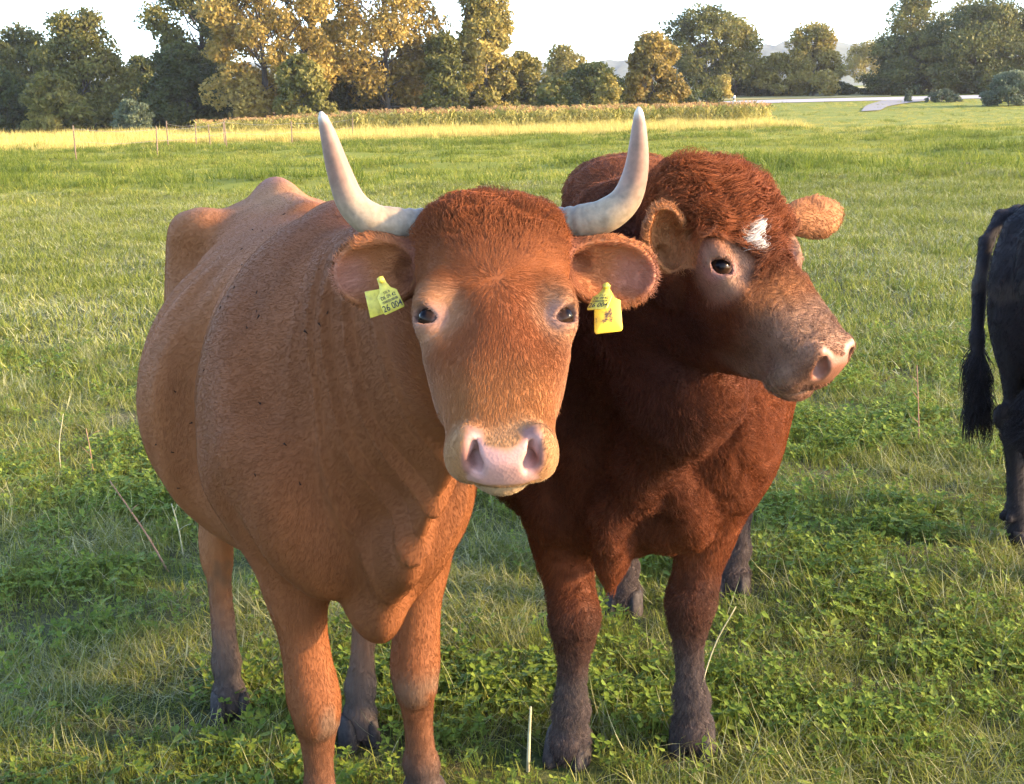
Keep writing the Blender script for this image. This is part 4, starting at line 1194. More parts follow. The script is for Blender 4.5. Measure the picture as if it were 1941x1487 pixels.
PT.bsdf(Base_Color=PT.ramp(_n, [(.3, (.13, .125, .12)), (.7, (.22, .21, .20))]), Roughness=.95)
ribbon('gravel_path', [a1, (at(1655, 128), 128, 0), (at(1690, 142), 142.8, 0)], [a2, (at(1705, 127), 127, 0), (at(1795, 142), 142.8, 0)], PT.m, .09)
ribbon('far_field', [(at(1270, 160), 158, 0), (at(1480, 158), 157, 0), (at(1700, 158), 158, 0)], [(at(1290, 205), 205, 0), (at(1480, 205), 206, 0), (at(1690, 205), 205, 0)], FF.m, .06)

HL = Mat('forest_hills'); _n = HL.noise(.05, 6, .75, HL.geo()).outputs[0]
HL.bsdf(Base_Color=HL.ramp(_n, [(.35, (.028, .042, .022)), (.65, (.085, .095, .045))]), Roughness=1.0)
uu = np.linspace(-3400, 5400, 520)
vt = np.interp(uu, [-3400, -2400, -1500, -500, 300, 700, 780, 1100, 1440, 1500, 1560, 1640, 1700, 2500, 3400, 4400, 5400], [262, 230, 222, 170, 128, 118, 126, 128, 96, 86, 84, 92, 100, 90, 70, 85, 60])
DH = 1500.0
V = []
hn = np.random.default_rng(5)
for r, (dd, k) in enumerate(((1250, 0.0), (1330, .45), (1420, .82), (1500, 1.0), (1600, .9), (1800, .4), (1950, -.05))):
    for u, v in zip(uu, vt):
        x = (u - CX) / F_PX * 1500 * 1.0
        z = 1.65 + (203.3 - (u - 970) * math.tan(ROLL) - v) / F_PX * DH
        V.append((x * dd / 1500, dd, z * k + (hn.normal(0, 1.6) if k > .3 else 0)))
V = np.array(V); n = len(uu)
link('hills', mesh_np('hills', V, np.array([(i * n + j, i * n + j + 1, (i + 1) * n + j + 1, (i + 1) * n + j) for i in range(6) for j in range(n - 1)])), HL.m, kind='structure')

# ------------------------------------------------------------------ maize strip and dry grass in front of the wood
CORN = leaf_material('maize_leaf', [(0, (.17, .175, .035)), (.5, (.36, .32, .07)), (1, (.62, .50, .15))], pos_scale=.2)
TASS = leaf_material('maize_tassel', [(0, (.30, .17, .07)), (1, (.48, .31, .13))])
RUST = leaf_material('dry_sward', [(0, (.32, .26, .06)), (.5, (.52, .42, .11)), (1, (.64, .53, .18))], pos_scale=.3, trans=.3)
def maize(nm, seed, h):
    g = random.Random(seed); V, F, M, T = [], [], [], []
    def strip(pts, w, mi, t):
        b = len(V)
        for (p, ww) in zip(pts, w):
            V.append(p + np.array([ww, 0, 0])); V.append(p - np.array([ww, 0, 0]))
        for k in range(len(pts) - 1): F.append((b + 2 * k, b + 2 * k + 1, b + 2 * k + 3, b + 2 * k + 2)); M.append(mi)
        T.extend([t] * (2 * len(pts)))
    for q in range(3):
        ox, oy = g.uniform(-.35, .35), g.uniform(-.3, .3); hh = h * g.uniform(.86, 1.06); o = np.array([ox, oy, 0])
        strip([o, o + [0, 0, hh * .9]], [.014, .010], 0, .3)
        for k in range(9):
            z = hh * (.12 + .085 * k); a = g.uniform(0, 6.28); d = np.array([math.cos(a), math.sin(a), 0]); L = g.uniform(.4, .7)
            strip([o + [0, 0, z], o + d * L * .45 + [0, 0, z + L * .38], o + d * L * .85 + [0, 0, z + L * .30], o + d * L + [0, 0, z - .02]], [.03, .045, .035, .004], 0, g.random())
        for k in range(6):
            a = g.uniform(0, 6.28); d = np.array([math.cos(a), math.sin(a), 0]) * .10
            strip([o + [0, 0, hh * .88], o + d * .6 + [0, 0, hh * .97], o + d + [0, 0, hh * 1.0]], [.012, .02, .008], 1, g.random())
    me = mesh_np(nm, np.array(V), np.array(F)); set_float(me, 'tint', np.array(T))
    me.materials.append(CORN); me.materials.append(TASS); me.polygons.foreach_set('material_index', np.array(M, np.int32))
    return bpy.data.objects.new(nm, me)
cx, cy = [], []
for r in range(11):
    D = 84 + r * .75
    for x in np.arange(at(395, D), at(1462, D), .62):
        cx.append(x + rng.normal(0, .1)); cy.append(D + rng.normal(0, .1))
cx, cy = np.array(cx), np.array(cy)
cs = .93 + .14 * rng.random(len(cx)); cs *= np.interp(cx, [at(400, 85), at(700, 85)], [.75, 1.0])
scatter('maize_field', [maize('c%d' % i, i, 1.58) for i in range(4)], np.stack([cx, cy, gz(cx, cy)], 1), rng.integers(0, 4, len(cx)), cs, tilt=.05)
dry_k = [tuft('d%d' % i, [(blades(60, .5, (.25, .70), (.012, .022), (.05, .6), (.1, .9), 2, (0, 1), 0, 50 + i), 0)], [RUST]) for i in range(3)]
x = rng.uniform(at(-250, 80), at(1480, 80), 5200); y = rng.uniform(70, 83.5, 5200); y = np.where(x < at(420, 90), rng.uniform(66, 92, 5200), y)
scatter('dry_grass', dry_k, np.stack([x, y, gz(x, y)], 1), rng.integers(0, 3, len(x)), (.55 + .6 * rng.random(len(x))) * np.where(y > 82, 1.35, 1.0))

# ------------------------------------------------------------------ trees
LEAF = {
    'dark': leaf_material('leaf_dark', [(0, (.026, .036, .012)), (.5, (.068, .080, .022)), (1, (.19, .17, .045))], .15, trans=.25),
    'olive': leaf_material('leaf_olive', [(0, (.052, .060, .017)), (.5, (.145, .138, .033)), (1, (.32, .265, .070))], .15),
    'autumn': leaf_material('leaf_autumn', [(0, (.075, .068, .020)), (.4, (.205, .145, .036)), (1, (.43, .31, .080))], .15),
    'gold': leaf_material('leaf_gold', [(0, (.080, .085, .022)), (.5, (.22, .185, .045)), (1, (.42, .32, .085))], .15),
    'willow': leaf_material('leaf_willow', [(0, (.055, .075, .045)), (.5, (.11, .135, .075)), (1, (.19, .21, .12))], .15),
}
BK = Mat('bark'); _n = BK.noise(6, 5, .7, BK.mapping(BK.obj(), (1, 1, .25))).outputs[0]
BK.bsdf(Base_Color=BK.ramp(_n, [(.3, (.030, .024, .020)), (.7, (.10, .080, .062))]), Roughness=.95)

def leaves_mesh(lobes, n, size, tint0, seed, shell=.55, flat=1.0):
    """leaf sprays filling the lobes (centre, radii): uneven, thicker towards the outside, open between lobes"""
    g = np.random.default_rng(seed)
    C = np.array([l[0] for l in lobes]); R = np.array([l[1] for l in lobes])
    w = (R.prod(1)) ** (2 / 3); li = g.choice(len(lobes), n, p=w / w.sum())
    d = g.normal(0, 1, (n, 3)); d /= np.linalg.norm(d, axis=1, keepdims=True)
    r = (shell + (1.12 - shell) * g.random(n)) * (1 + .16 * vnoise(d * 2.2 + li[:, None] * 3.7, 1.0) * 1.5)
    p = C[li] + d * R[li] * r[:, None]
    keep = vnoise(p, 1.1 / max(.8, R.mean())) + .5 * vnoise(p, 2.6 / max(.8, R.mean())) > -.42
    p, d, li = p[keep], d[keep], li[keep]; n = len(p)
    nrm = d * .6 + g.normal(0, .8, (n, 3)); nrm /= np.linalg.norm(nrm, axis=1, keepdims=True)
    t = np.cross(nrm, g.normal(0, 1, (n, 3))); t /= np.linalg.norm(t, axis=1, keepdims=True); b = np.cross(nrm, t)
    s = (size * (.55 + .9 * g.random(n)))[:, None]
    V = np.stack([p - t * s, p + b * s * .55 - nrm * s * .12, p + t * s, p - b * s * .55 - nrm * s * .12], 1)
    lt = g.random(len(lobes))
    tt = np.clip(tint0 + .40 * (lt[li] - .5) + .34 * (g.random(n) - .5), 0, 1)
    me = mesh_np('crown', V.reshape(-1, 3), np.arange(n * 4).reshape(-1, 4), False)
    set_float(me, 'tint', np.repeat(tt, 4))
    return me

def make_tree(name, label, cat, u, D, vtop, wpx, kind, n, seed, group=None, lobes_n=16, base=.16, lobe=.24, tint=.5, size=.20, lean=0.0, shape='round', see=.55):
    g = random.Random(seed)
    x = at(u, D); z0 = float(gz(x, D)[0])
    H = max(1.0, CAM_H + (hv(u) - vtop) / F_PX * D - z0); W = wpx / F_PX * D
    root = empty(name, (x, D, z0)); tag(root, label, cat, group)
    cb = H * base
    lobes, V, fs, o = [], [], [], 0
    def add(pts, ra, k=7):
        nonlocal o
        v, f = tube_np(pts, ra, k); V.append(v); fs.extend([q + o for q in f]); o += len(v)
    tr = max(.06, H * .020)
    top = np.array([x + lean * H, D, z0 + H * .80])
    trunk = bez([(x, D, z0 - .1), (x + g.uniform(-.02, .02) * H, D, z0 + H * .3), (x + lean * H * .6 + g.uniform(-.03, .03) * H, D, z0 + H * .58), top], 9)
    add(trunk, np.linspace(tr, tr * .22, 9), 8)
    for i in range(lobes_n):
        f = (i + .5) / lobes_n
        zz = cb + (H * .93 - cb) * (f ** .85)
        k = (zz - cb) / (H - cb)
        prof = {'round': math.sin(math.pi * min(1, .14 + .84 * k)) ** .7, 'cone': (1 - k) ** .8 * .95 + .06, 'dome': math.sqrt(max(.02, 1 - k ** 2.2)), 'bush': math.sqrt(max(.05, 1 - k * k))}[shape]
        a = i * 2.4 + g.uniform(-.5, .5); rr = W * .5 * prof * g.uniform(.42, .85)
        c = np.array([x + lean * H * k + rr * math.cos(a), D + rr * math.sin(a), z0 + min(zz, H * .94)])
        q = lobe * g.uniform(.75, 1.25); lr = np.array([W * q * .62, W * q * .62, max(.3, min(H * q * .42, W * q * .5))])
        lobes.append((c, lr * 1.28))
        b = trunk[min(8, max(1, int(8 * (zz / H) * .85)))]
        m = (b + c) / 2 + np.array([0, 0, -.04 * H + g.uniform(-.02, .05) * H])
        add(bez([b, m, c], 5), np.linspace(tr * .36, tr * .08, 5), 5)
    link('trunk', mesh_np('trunk', np.concatenate(V), fs), BK.m, root)
    link('crown', leaves_mesh(lobes, int(n * 2.7), size * .96, tint, seed, see), LEAF[kind], root)
    return root

G1 = 'trees in the wood behind the meadow'
T_ = [
 # name label cat u D vtop w kind n seed group lobes base lobe tint size shape
 ('broad_tree', 'dark rounded tree at the left edge of the picture', 'tree', 5, 132, 74, 150, 'olive', 7000, 1, G1, dict(base=.05, shape='bush')),
 ('broad_tree', 'dark olive tree second from the left edge, lower than its neighbour', 'tree', 80, 138, 66, 150, 'olive', 7000, 2, G1, dict(base=.05, shape='dome', tint=.25)),
 ('broad_tree', 'tall round tree with a thin brownish crown at far left', 'tree', 180, 128, 28, 165, 'olive', 9000, 3, G1, dict(base=.06, shape='dome', tint=.5, lobes_n=22, see=.35)),
 ('broad_tree', 'yellowish low tree under the tall round tree at far left', 'tree', 120, 120, 150, 120, 'olive', 3500, 4, G1, dict(base=.04, shape='bush', tint=.6)),
 ('willow_bush', 'pale grey green round bush at the foot of the left wood', 'bush', 270, 112, 192, 74, 'willow', 2600, 5, None, dict(base=.0, shape='bush', size=.12)),
 ('broad_tree', 'small green tree in the gap of the left wood', 'tree', 285, 150, 112, 90, 'dark', 4000, 6, G1, dict(base=.05, shape='dome', tint=.6)),
 ('broad_tree', 'dense dark bushy tree left of the orange oak', 'tree', 372, 124, 96, 150, 'dark', 7500, 7, G1, dict(base=.03, shape='bush', tint=.35)),
 ('tall_tree', 'tall green and yellow tree rising past the picture top left of the oak', 'tree', 400, 132, -70, 190, 'olive', 9000, 8, G1, dict(base=.22, lobes_n=24, see=.35, tint=.4, lobe=.2)),
 ('oak_tree', 'big oak with orange brown autumn leaves and a hanging crown', 'tree', 520, 116, -90, 240, 'autumn', 13500, 9, G1, dict(base=.06, lobes_n=34, lobe=.19, tint=.6, size=.19)),
 ('oak_tree', 'dark green tree between the two orange oaks', 'tree', 612, 126, -60, 120, 'dark', 7000, 10, G1, dict(base=.08, tint=.3)),
 ('oak_tree', 'second orange oak with open branches and sky showing through', 'tree', 748, 122, -95, 290, 'autumn', 10000, 11, G1, dict(base=.14, lobes_n=26, lobe=.19, see=.35, tint=.62)),
 ('broad_tree', 'low green tree at the foot of the big orange oak', 'tree', 590, 112, 112, 120, 'olive', 4200, 12, G1, dict(base=.03, shape='bush', tint=.5)),
 ('broad_tree', 'dark tree below the second orange oak', 'tree', 690, 128, 108, 170, 'dark', 6500, 13, G1, dict(base=.03, shape='bush', tint=.35)),
 ('broad_tree', 'pale distant tree right of the second oak', 'tree', 800, 190, 84, 100, 'gold', 3500, 14, G1, dict(base=.05, tint=.5)),
 ('broad_tree', 'dark bush with yellowish top right of the oaks', 'tree', 858, 120, 76, 100, 'olive', 5200, 15, G1, dict(base=.03, shape='dome', tint=.35)),
 ('tall_tree', 'tall yellow green sunlit tree in the middle of the wood', 'tree', 935, 124, -14, 140, 'gold', 9500, 16, G1, dict(base=.05, lobes_n=24, lobe=.22, tint=.6)),
 ('broad_tree', 'sunlit yellow tree right of the tall yellow green tree', 'tree', 1008, 128, 96, 90, 'gold', 4800, 17, G1, dict(base=.03, shape='dome', tint=.55)),
 ('broad_tree', 'far yellow treetop over the dark shrubs', 'tree', 1085, 160, 86, 110, 'gold', 4200, 18, G1, dict(base=.05, tint=.6, shape='dome')),
 ('broad_tree', 'dark shrub in the middle of the far hedge', 'bush', 1068, 116, 142, 90, 'dark', 3600, 19, None, dict(base=.0, shape='bush', tint=.5)),
 ('broad_tree', 'dark shrub left of the sunlit pointed bush', 'bush', 1135, 128, 118, 130, 'dark', 4400, 20, None, dict(base=.0, shape='bush', tint=.45)),
 ('broad_tree', 'pointed yellow green sunlit bush before the dark hedge', 'bush', 1163, 112, 134, 66, 'gold', 3200, 21, None, dict(base=.0, shape='cone', tint=.6, size=.14)),
 ('broad_tree', 'brown green tree with a dark foot beside the end of the maize', 'tree', 1248, 116, 68, 120, 'autumn', 7000, 22, G1, dict(base=.03, shape='dome', tint=.40)),
 ('broad_tree', 'tall dark green tree right of centre behind the maize', 'tree', 1345, 168, 16, 150, 'olive', 8500, 23, G1, dict(base=.04, lobes_n=22, tint=.35)),
 ('broad_tree', 'thin crowned tree leaning against the tall dark green one', 'tree', 1405, 170, 36, 110, 'olive', 5000, 24, G1, dict(base=.10, see=.35, tint=.55)),
 ('broad_tree', 'low yellow lit shrubs beside the road', 'bush', 1478, 168, 96, 110, 'gold', 4200, 25, None, dict(base=.0, shape='bush', tint=.45)),
 ('broad_tree', 'sunlit rounded cone of a tree before the hazy hill', 'tree', 1552, 166, 44, 100, 'gold', 7000, 26, G1, dict(base=.04, shape='dome', tint=.6, lobes_n=20)),
 ('hedge', 'long low dark hedge along the far side of the road', 'hedge', 1545, 172, 150, 290, 'dark', 7000, 27, None, dict(base=.0, shape='bush', tint=.35, lobes_n=40, lobe=.06)),
 ('broad_tree', 'pale distant tree standing alone before the hazy hill', 'tree', 1648, 240, 74, 74, 'gold', 3000, 28, G1, dict(base=.12, tint=.55)),
 ('broad_tree', 'tree with a thin open crown at the left of the right wood', 'tree', 1735, 170, -20, 130, 'olive', 6000, 29, G1, dict(base=.10, see=.35, tint=.4, lobes_n=22)),
 ('broad_tree', 'broad dark tree beside the gravel road at right', 'tree', 1745, 164, 60, 170, 'dark', 8000, 30, G1, dict(base=.0, shape='bush', tint=.5)),
 ('broad_tree', 'big dark blue green tree near the right edge', 'tree', 1860, 162, 4, 210, 'dark', 12000, 31, G1, dict(base=.0, shape='dome', tint=.45, lobes_n=24)),
 ('broad_tree', 'yellowish treetop behind the big dark tree at right', 'tree', 1830, 190, 0, 130, 'gold', 4200, 32, G1, dict(base=.2, tint=.4)),
 ('broad_tree', 'dark tree cut by the right edge of the picture', 'tree', 1955, 166, 20, 140, 'dark', 7000, 33, G1, dict(base=.0, shape='dome', tint=.4)),
 ('willow_bush', 'grey green round bush at the right edge beside the road', 'bush', 1922, 120, 128, 100, 'willow', 5200, 34, None, dict(base=.0, shape='bush', size=.13, tint=.4)),
 ('small_tree', 'small round golden tree beside the road', 'tree', 1382, 138, 147, 34, 'gold', 1300, 35, None, dict(base=.35, shape='round', size=.13, lobe=.34, lobes_n=9, tint=.9)),
 ('roadside_bush', 'low dark bush at the foot of the small golden tree', 'bush', 1363, 136, 170, 46, 'dark', 1400, 36, None, dict(base=.0, shape='bush', size=.13, tint=.55)),
 ('roadside_bush', 'low weedy bush on the road verge at right', 'bush', 1795, 134, 182, 80, 'willow', 1500, 37, None, dict(base=.0, shape='bush', size=.12, tint=.2, lobes_n=14, lobe=.12)),
 ('roadside_bush', 'thin weed clump on the road verge left of the low bush', 'bush', 1732, 136, 178, 16, 'willow', 350, 38, None, dict(base=.0, shape='bush', size=.10, tint=.3, lobes_n=6, lobe=.3)),
]
H_BIG = lambda w: w > 60
UNDER = [(30, 150, 'dark'), (118, 172, 'olive'), (205, 168, 'dark'), (330, 165, 'dark'), (440, 150, 'dark'), (520, 158, 'dark'), (610, 140, 'dark'), (655, 160, 'dark'), (748, 148, 'dark'), (800, 155, 'olive'), (870, 150, 'dark'), (948, 158, 'dark'), (1010, 160, 'olive'), (1215, 150, 'dark'), (1290, 158, 'dark'), (1440, 150, 'dark'), (1700, 120, 'dark'), (1790, 112, 'dark'), (1880, 110, 'dark')]
WHERE = ['at the left edge of the wood', 'below the dark olive tree at left', 'under the thin brownish crown at far left', 'left of the dense bushy tree', 'between bushy tree and oak trunk', 'under the big orange oak', 'in the gap between the two oaks', 'left below the second oak', 'right below the second oak', 'under the pale distant tree', 'under the dark bush with yellowish top', 'at the foot of the tall yellow green tree', 'below the sunlit yellow tree', 'left of the brown green tree', 'right of the brown green tree', 'left of the low yellow lit shrubs', 'at the left foot of the right wood', 'in the middle of the right wood', 'below the big blue green tree at right']
for i, (u, vv, kd) in enumerate(UNDER):
    T_.append(('undergrowth_bush', 'shady undergrowth ' + WHERE[i], 'bush', u, (160 if u > 1600 else 172 if u > 1400 else 128) + 3 * (i % 3), vv - 8 * (i % 2), 105, kd, 3000, 60 + i, 'undergrowth along the wood', dict(base=.0, shape='bush', tint=.35, lobe=.34, size=.2)))
for (nm, lab, cat, u, D, vt_, w, kd, n, sd, gr, kw) in T_:
    make_tree(nm, lab, cat, u, D, vt_ + (12 if u > 1000 and H_BIG(w) else 0), w, kd, n, sd, gr, **kw)

# ------------------------------------------------------------------ fences, marker post
PW = Mat('post_wood'); _n = PW.noise(14, 5, .6, PW.obj()).outputs[0]
PW.bsdf(Base_Color=PW.ramp(_n, [(.3, (.10, .065, .04)), (.7, (.24, .16, .10))]), Roughness=.9)
WR = Mat('fence_wire'); WR.bsdf(Base_Color=(.22, .20, .18, 1), Roughness=.6, Metallic=.6)
def fence(label, posts, h):
    pts = [np.array([at(u, D), D, float(gz(at(u, D), D)[0])]) for u, D in posts]
    r = empty('pasture_fence', tuple(pts[0])); tag(r, label, 'fence')
    for i, p in enumerate(pts):
        le = np.array([.05 * math.sin(i * 2.1), 0, 0])
        link('fence_post', tube('fence_post', bez([p - [0, 0, .1], p + le * .5 + [0, 0, h * .5], p + le + [0, 0, h]], 5), [.030, .029, .028, .027, .022], 8), PW.m, r)
    for k in (.55, .9):
        w = []
        for a, b in zip(pts[:-1], pts[1:]):
            for t in np.linspace(0, 1, 6)[:-1]: w.append(a + (b - a) * t + [0, 0, h * k - .10 * math.sin(math.pi * t)])
        w.append(pts[-1] + [0, 0, h * k])
        link('wire', tube('wire', w, .006, 4), WR.m, r)
fence('nearer wire fence with thin leaning wooden posts at left', [(155, 47.5), (309, 52.5), (441, 58), (565, 66), (680, 75)], 1.28)
fence('farther wire fence with thin posts before the dry grass', [(330, 60.5), (383, 66), (410, 64), (437, 62)], 1.2)
WP = Mat('marker_white'); WP.bsdf(Base_Color=(.80, .80, .78, 1), Roughness=.4)
BP = Mat('marker_black'); BP.bsdf(Base_Color=(.02, .02, .02, 1), Roughness=.5)
mx = at(1403, 140); mz = float(gz(mx, 140)[0])
r = empty('marker_post', (mx, 140, mz)); tag(r, 'small white roadside marker post with a black band', 'marker post')
def prism(name, x, y, z0, z1, w, d, mat, parent, cap=0.0):
    V = [(x - w, y - d, z0), (x + w, y - d, z0), (x + w * .5, y + d, z0), (x - w * .5, y + d, z0)]
    V += [(a, b, z1 - (cap if b > y else 0)) for a, b, _ in V]
    return link(name, mesh_np(name, np.array(V), np.array([(3, 2, 1, 0), (4, 5, 6, 7), (0, 1, 5, 4), (1, 2, 6, 5), (2, 3, 7, 6), (3, 0, 4, 7)]), False), mat, parent)
prism('post', mx, 140, mz - .1, mz + .95, .12, .06, WP.m, r)
prism('band', mx, 140, mz + .60, mz + .78, .124, .064, BP.m, r)
prism('cap', mx, 140, mz + .95, mz + 1.05, .12, .06, WP.m, r, .06)
# ------------------------------------------------------------------ build the two animals in front
def add_hooves(fr, feet, parent, k=1.0):
    for (x, y) in feet:
        for s in (-1, 1):
            me = claw_mesh('hoof', L=.118 * k, w=.056 * k, h=.062 * k)
            co = np.empty(len(me.vertices) * 3, np.float32); me.vertices.foreach_get('co', co); co = co.reshape(-1, 3)
            a = -s * .10; ca, sa = math.cos(a), math.sin(a)
            lx = co[:, 0] * ca - co[:, 1] * sa + x + s * .029 * k; ly = co[:, 0] * sa + co[:, 1] * ca + y + .020
            me.vertices.foreach_set('co', fr.w(np.stack([lx, ly, co[:, 2]], 1)).astype(np.float32).ravel()); me.update()
            link('hoof', me, HOOF_MAT, parent)

def grow(sdf, bf, fr, h=.009, hf=.0045, kind='cow'):
    hc = fr.w((0, .22, -.08))
    pts = np.array([bf.w((x, y, z)) for x in (-.58, .58) for y in (-1.42, .6) for z in (0, 1.6)] + [hc - .36, hc + .36])
    lo, hi = pts.min(0), pts.max(0); lo[2] = -.02
    return polygonize(sdf, [grid_lines(lo[a], hi[a], h, [(hc[a] - .30, hc[a] + .30)], hf) for a in range(3)])

def skin_object(V, Fq, coat, mat, parent):
    me = mesh_np('body', V, Fq)
    n = np.empty(len(V) * 3, np.float32); me.vertices.foreach_get('normal', n); n = n.reshape(-1, 3).astype(float)
    C, sk = coat(V, n)
    set_col(me, 'coat', C); set_float(me, 'skin', sk)
    return link('body', me, mat, parent)

cow_root = empty('brown_cow', tuple(CB.o))
tag(cow_root, 'light brown cow with two tall upturned horns and yellow ear tags, facing the camera', 'cow')
S_ = cow_sdf(); COW_EARS = S_.earA
V, Fq = grow(S_, CB, CH)
cow_mat = coat_material('cow_hide')
skin_object(V, Fq, cow_coat, cow_mat, cow_root)
CFUR = fur_material('cow_hair')
CAMV = np.array([0, 0, CAM_H])
def seen(p, n):
    v = CAMV - p; v /= np.linalg.norm(v, axis=1, keepdims=True)
    return np.where((v * n).sum(1) > -.45, 1.0, .12)

def cow_dens(p, n):
    g, qx, y, de, muz, nose, nost, lid, ring = head_masks(p, CH, False)
    dh = np.linalg.norm(g - np.array([0, .2, -.07]), axis=1)
    d = np.where(dh < .34, 2.6, 1.0)
    poll = sstep(.13, .06, y) * sstep(-.10, -.05, g[:, 2]) * (dh < .34)
    d = d * (1 - .4 * poll)
    d = d * np.clip(1 - nose * 1.2 - nost * 1.5, 0, 1) * np.where(de < .021, 0, 1) * np.where((nose > .02), 0, 1)
    return d * seen(p, n)
def cow_flow(p, n):
    q = CB.loc(p)
    g, qx, y, de, muz, nose, nost, lid, ring = head_masks(p, CH, False)
    dh = np.linalg.norm(g - np.array([0, .2, -.07]), axis=1)
    m = len(p)
    body = CB.d(np.stack([.0 * q[:, 0], -np.where(q[:, 2] > .62, 1.0, .15), -np.where(q[:, 2] > .62, .55, 1.3)], 1))
    # face: hair runs outward from a whorl between the eyes
    hx = g[:, 0]; hy = y - .19
    f = CH.d(np.stack([hx * 5 + 0, hy * 6, 0 * hx], 1))
    f = f / (np.linalg.norm(f, axis=1, keepdims=True) + 1e-6)
    nk = sstep(.38, .28, dh)
    t = body * (1 - nk)[:, None] + f * nk[:, None]
    L = np.full(m, .0095); lift = np.full(m, .15); curl = np.full(m, .06); rad = np.full(m, .00024)
    L = np.where(dh < .34, .010, L); rad = np.where(dh < .34, .00026, rad)
    poll = sstep(.15, .05, y) * sstep(-.11, -.05, g[:, 2]) * (dh < .34)
    L = L + poll * .012; lift = lift + poll * .22; curl = curl + poll * .65; rad = rad + poll * .00016
    L = np.where(muz > .5, .005, L); L = np.where(de < .035, .005, L)
    low = sstep(.5, .3, q[:, 2]); L = L + low * .006; lift = lift + low * .15; curl = curl + low * .15
    for s, A in COW_EARS.items():
        ins, al, nr, wd = ear_mask(p, CH, A, (s * .098, .046, -.080), .15, .052)
        out = CH.d(A[0] * 1.0 + A[2] * 0)
        rim = CH.d(np.outer(wd, A[2]) + A[0] * .6)
        t = np.where(ins[:, None], rim, t)
        edge = ins & ((np.abs(wd) > .72) | (al > .85))
        L = np.where(ins, .008, L); L = np.where(edge, .013, L); lift = np.where(ins, .35, lift); curl = np.where(ins, .25, curl)
    return t, L, lift, curl, rad
fur_object('hair', V, Fq, 430000, cow_dens, cow_flow, cow_coat, CFUR, cow_root,
           lambda p: .05 + .37 * sstep(.30, .12, np.linalg.norm(CH.loc(p) - np.array([0, .04, -.03]), axis=1)), .07)
for s in (-1, 1): eye_object(CH, s, False, cow_root)
cow_horn([P(850, 434, 2.00), P(800, 430, 1.98), P(752, 427, 1.965), P(704, 417, 1.95), P(667, 385, 1.94), P(643, 326, 1.925), P(624, 262, 1.905), P(608, 212, 1.89)], cow_root)
cow_horn([P(1015, 434, 2.00), P(1062, 428, 1.98), P(1105, 421, 1.965), P(1150, 408, 1.95), P(1187, 377, 1.94), P(1206, 322, 1.925), P(1211, 258, 1.905), P(1211, 203, 1.89)], cow_root)
cf = [CB.loc(G(612, 1604)), CB.loc(G(806, 1530)), CB.loc(G(437, 1352)), CB.loc(G(678, 1402))]
add_hooves(CB, [(f[0], f[1]) for f in cf], cow_root)
# ear tags, hanging from studs through the ears
def wvec(u0, v0, u1, v1, c): return P(u1, v1, c) - P(u0, v0, c)
front_tag(P(722, 531, 1.845), wvec(730, 611, 772, 592, 1.84), wvec(722, 531, 750, 601, 1.84), cow_root, 'yellow ear tag with a long neck on the ear at the left of the picture')
front_tag(P(1150, 545, 1.850), P(1157, 591, 1.82) - P(1108, 594, 1.84), P(1131, 594, 1.812) - P(1150, 545, 1.850), cow_root, 'yellow ear tag on the ear at the right of the picture')
O = P(1150, 588, 1.862); R = unit(wvec(1122, 632, 1170, 627, 1.86)); D = wvec(1150, 588, 1146, 630, 1.9); D = unit(D - R * (D @ R))
bk = plate('ear_tag', [(-.017, -.014), (-.006, -.016), (.0, -.030), (.008, -.030), (.014, -.016), (.0215, -.012), (.0205, .030), (.018, .033), (-.019, .034), (-.0215, .031)], O, R, D, unit(np.cross(R, D)) * -1, .0022, TAG_MAT2, cow_root)
bk['label'] = 'soiled square back plate of the right ear tag'
O = P(716, 588, 1.875); R = unit(wvec(712, 600, 738, 595, 1.9)); D = wvec(716, 560, 722, 592, 1.9); D = unit(D - R * (D @ R))
plate('ear_tag', [(-.014, -.03), (.014, -.03), (.016, .006), (-.013, .010)], O, R, D, unit(np.cross(R, D)) * -1, .0022, TAG_MAT, cow_root)

bull_root = empty('bull', tuple(BB.o))
tag(bull_root, 'dark red-brown bull with a curly forehead and white spot, head turned to the right', 'bull')
S_ = bull_sdf()
BULL_EARS = {-1: (S_.earA[-1], BH.loc(P(1266, 512, 2.36))), 1: (S_.earA[1], BH.loc(P(1482, 424, 2.575)))}
BULL_PATCH = BH.loc(P(1425, 437, 2.43))
V, Fq = grow(S_, BB, BH)
if True:   # put the white patch on the skin itself
    off = np.linalg.norm(np.cross(V - CAMV, unit(P(1425, 437, 1.0) - CAMV)), axis=1)
    j = np.argmin(np.linalg.norm(V - CAMV, axis=1) + 1e3 * (off > .008))
    BULL_PATCH = BH.loc(V[j])
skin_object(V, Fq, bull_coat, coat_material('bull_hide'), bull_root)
def bull_dens(p, n):
    g, qx, y, de, muz, nose, nost, lid, ring = head_masks(p, BH, True)
    dh = np.linalg.norm(g - np.array([0, .17, -.07]), axis=1)
    d = np.where(dh < .32, 2.2, 1.0)
    d = d * np.clip(1 - nose * 1.2 - nost * 1.5, 0, 1) * np.where(de < .021, 0, 1) * np.where(nose > .02, 0, 1)
    return d * seen(p, n)
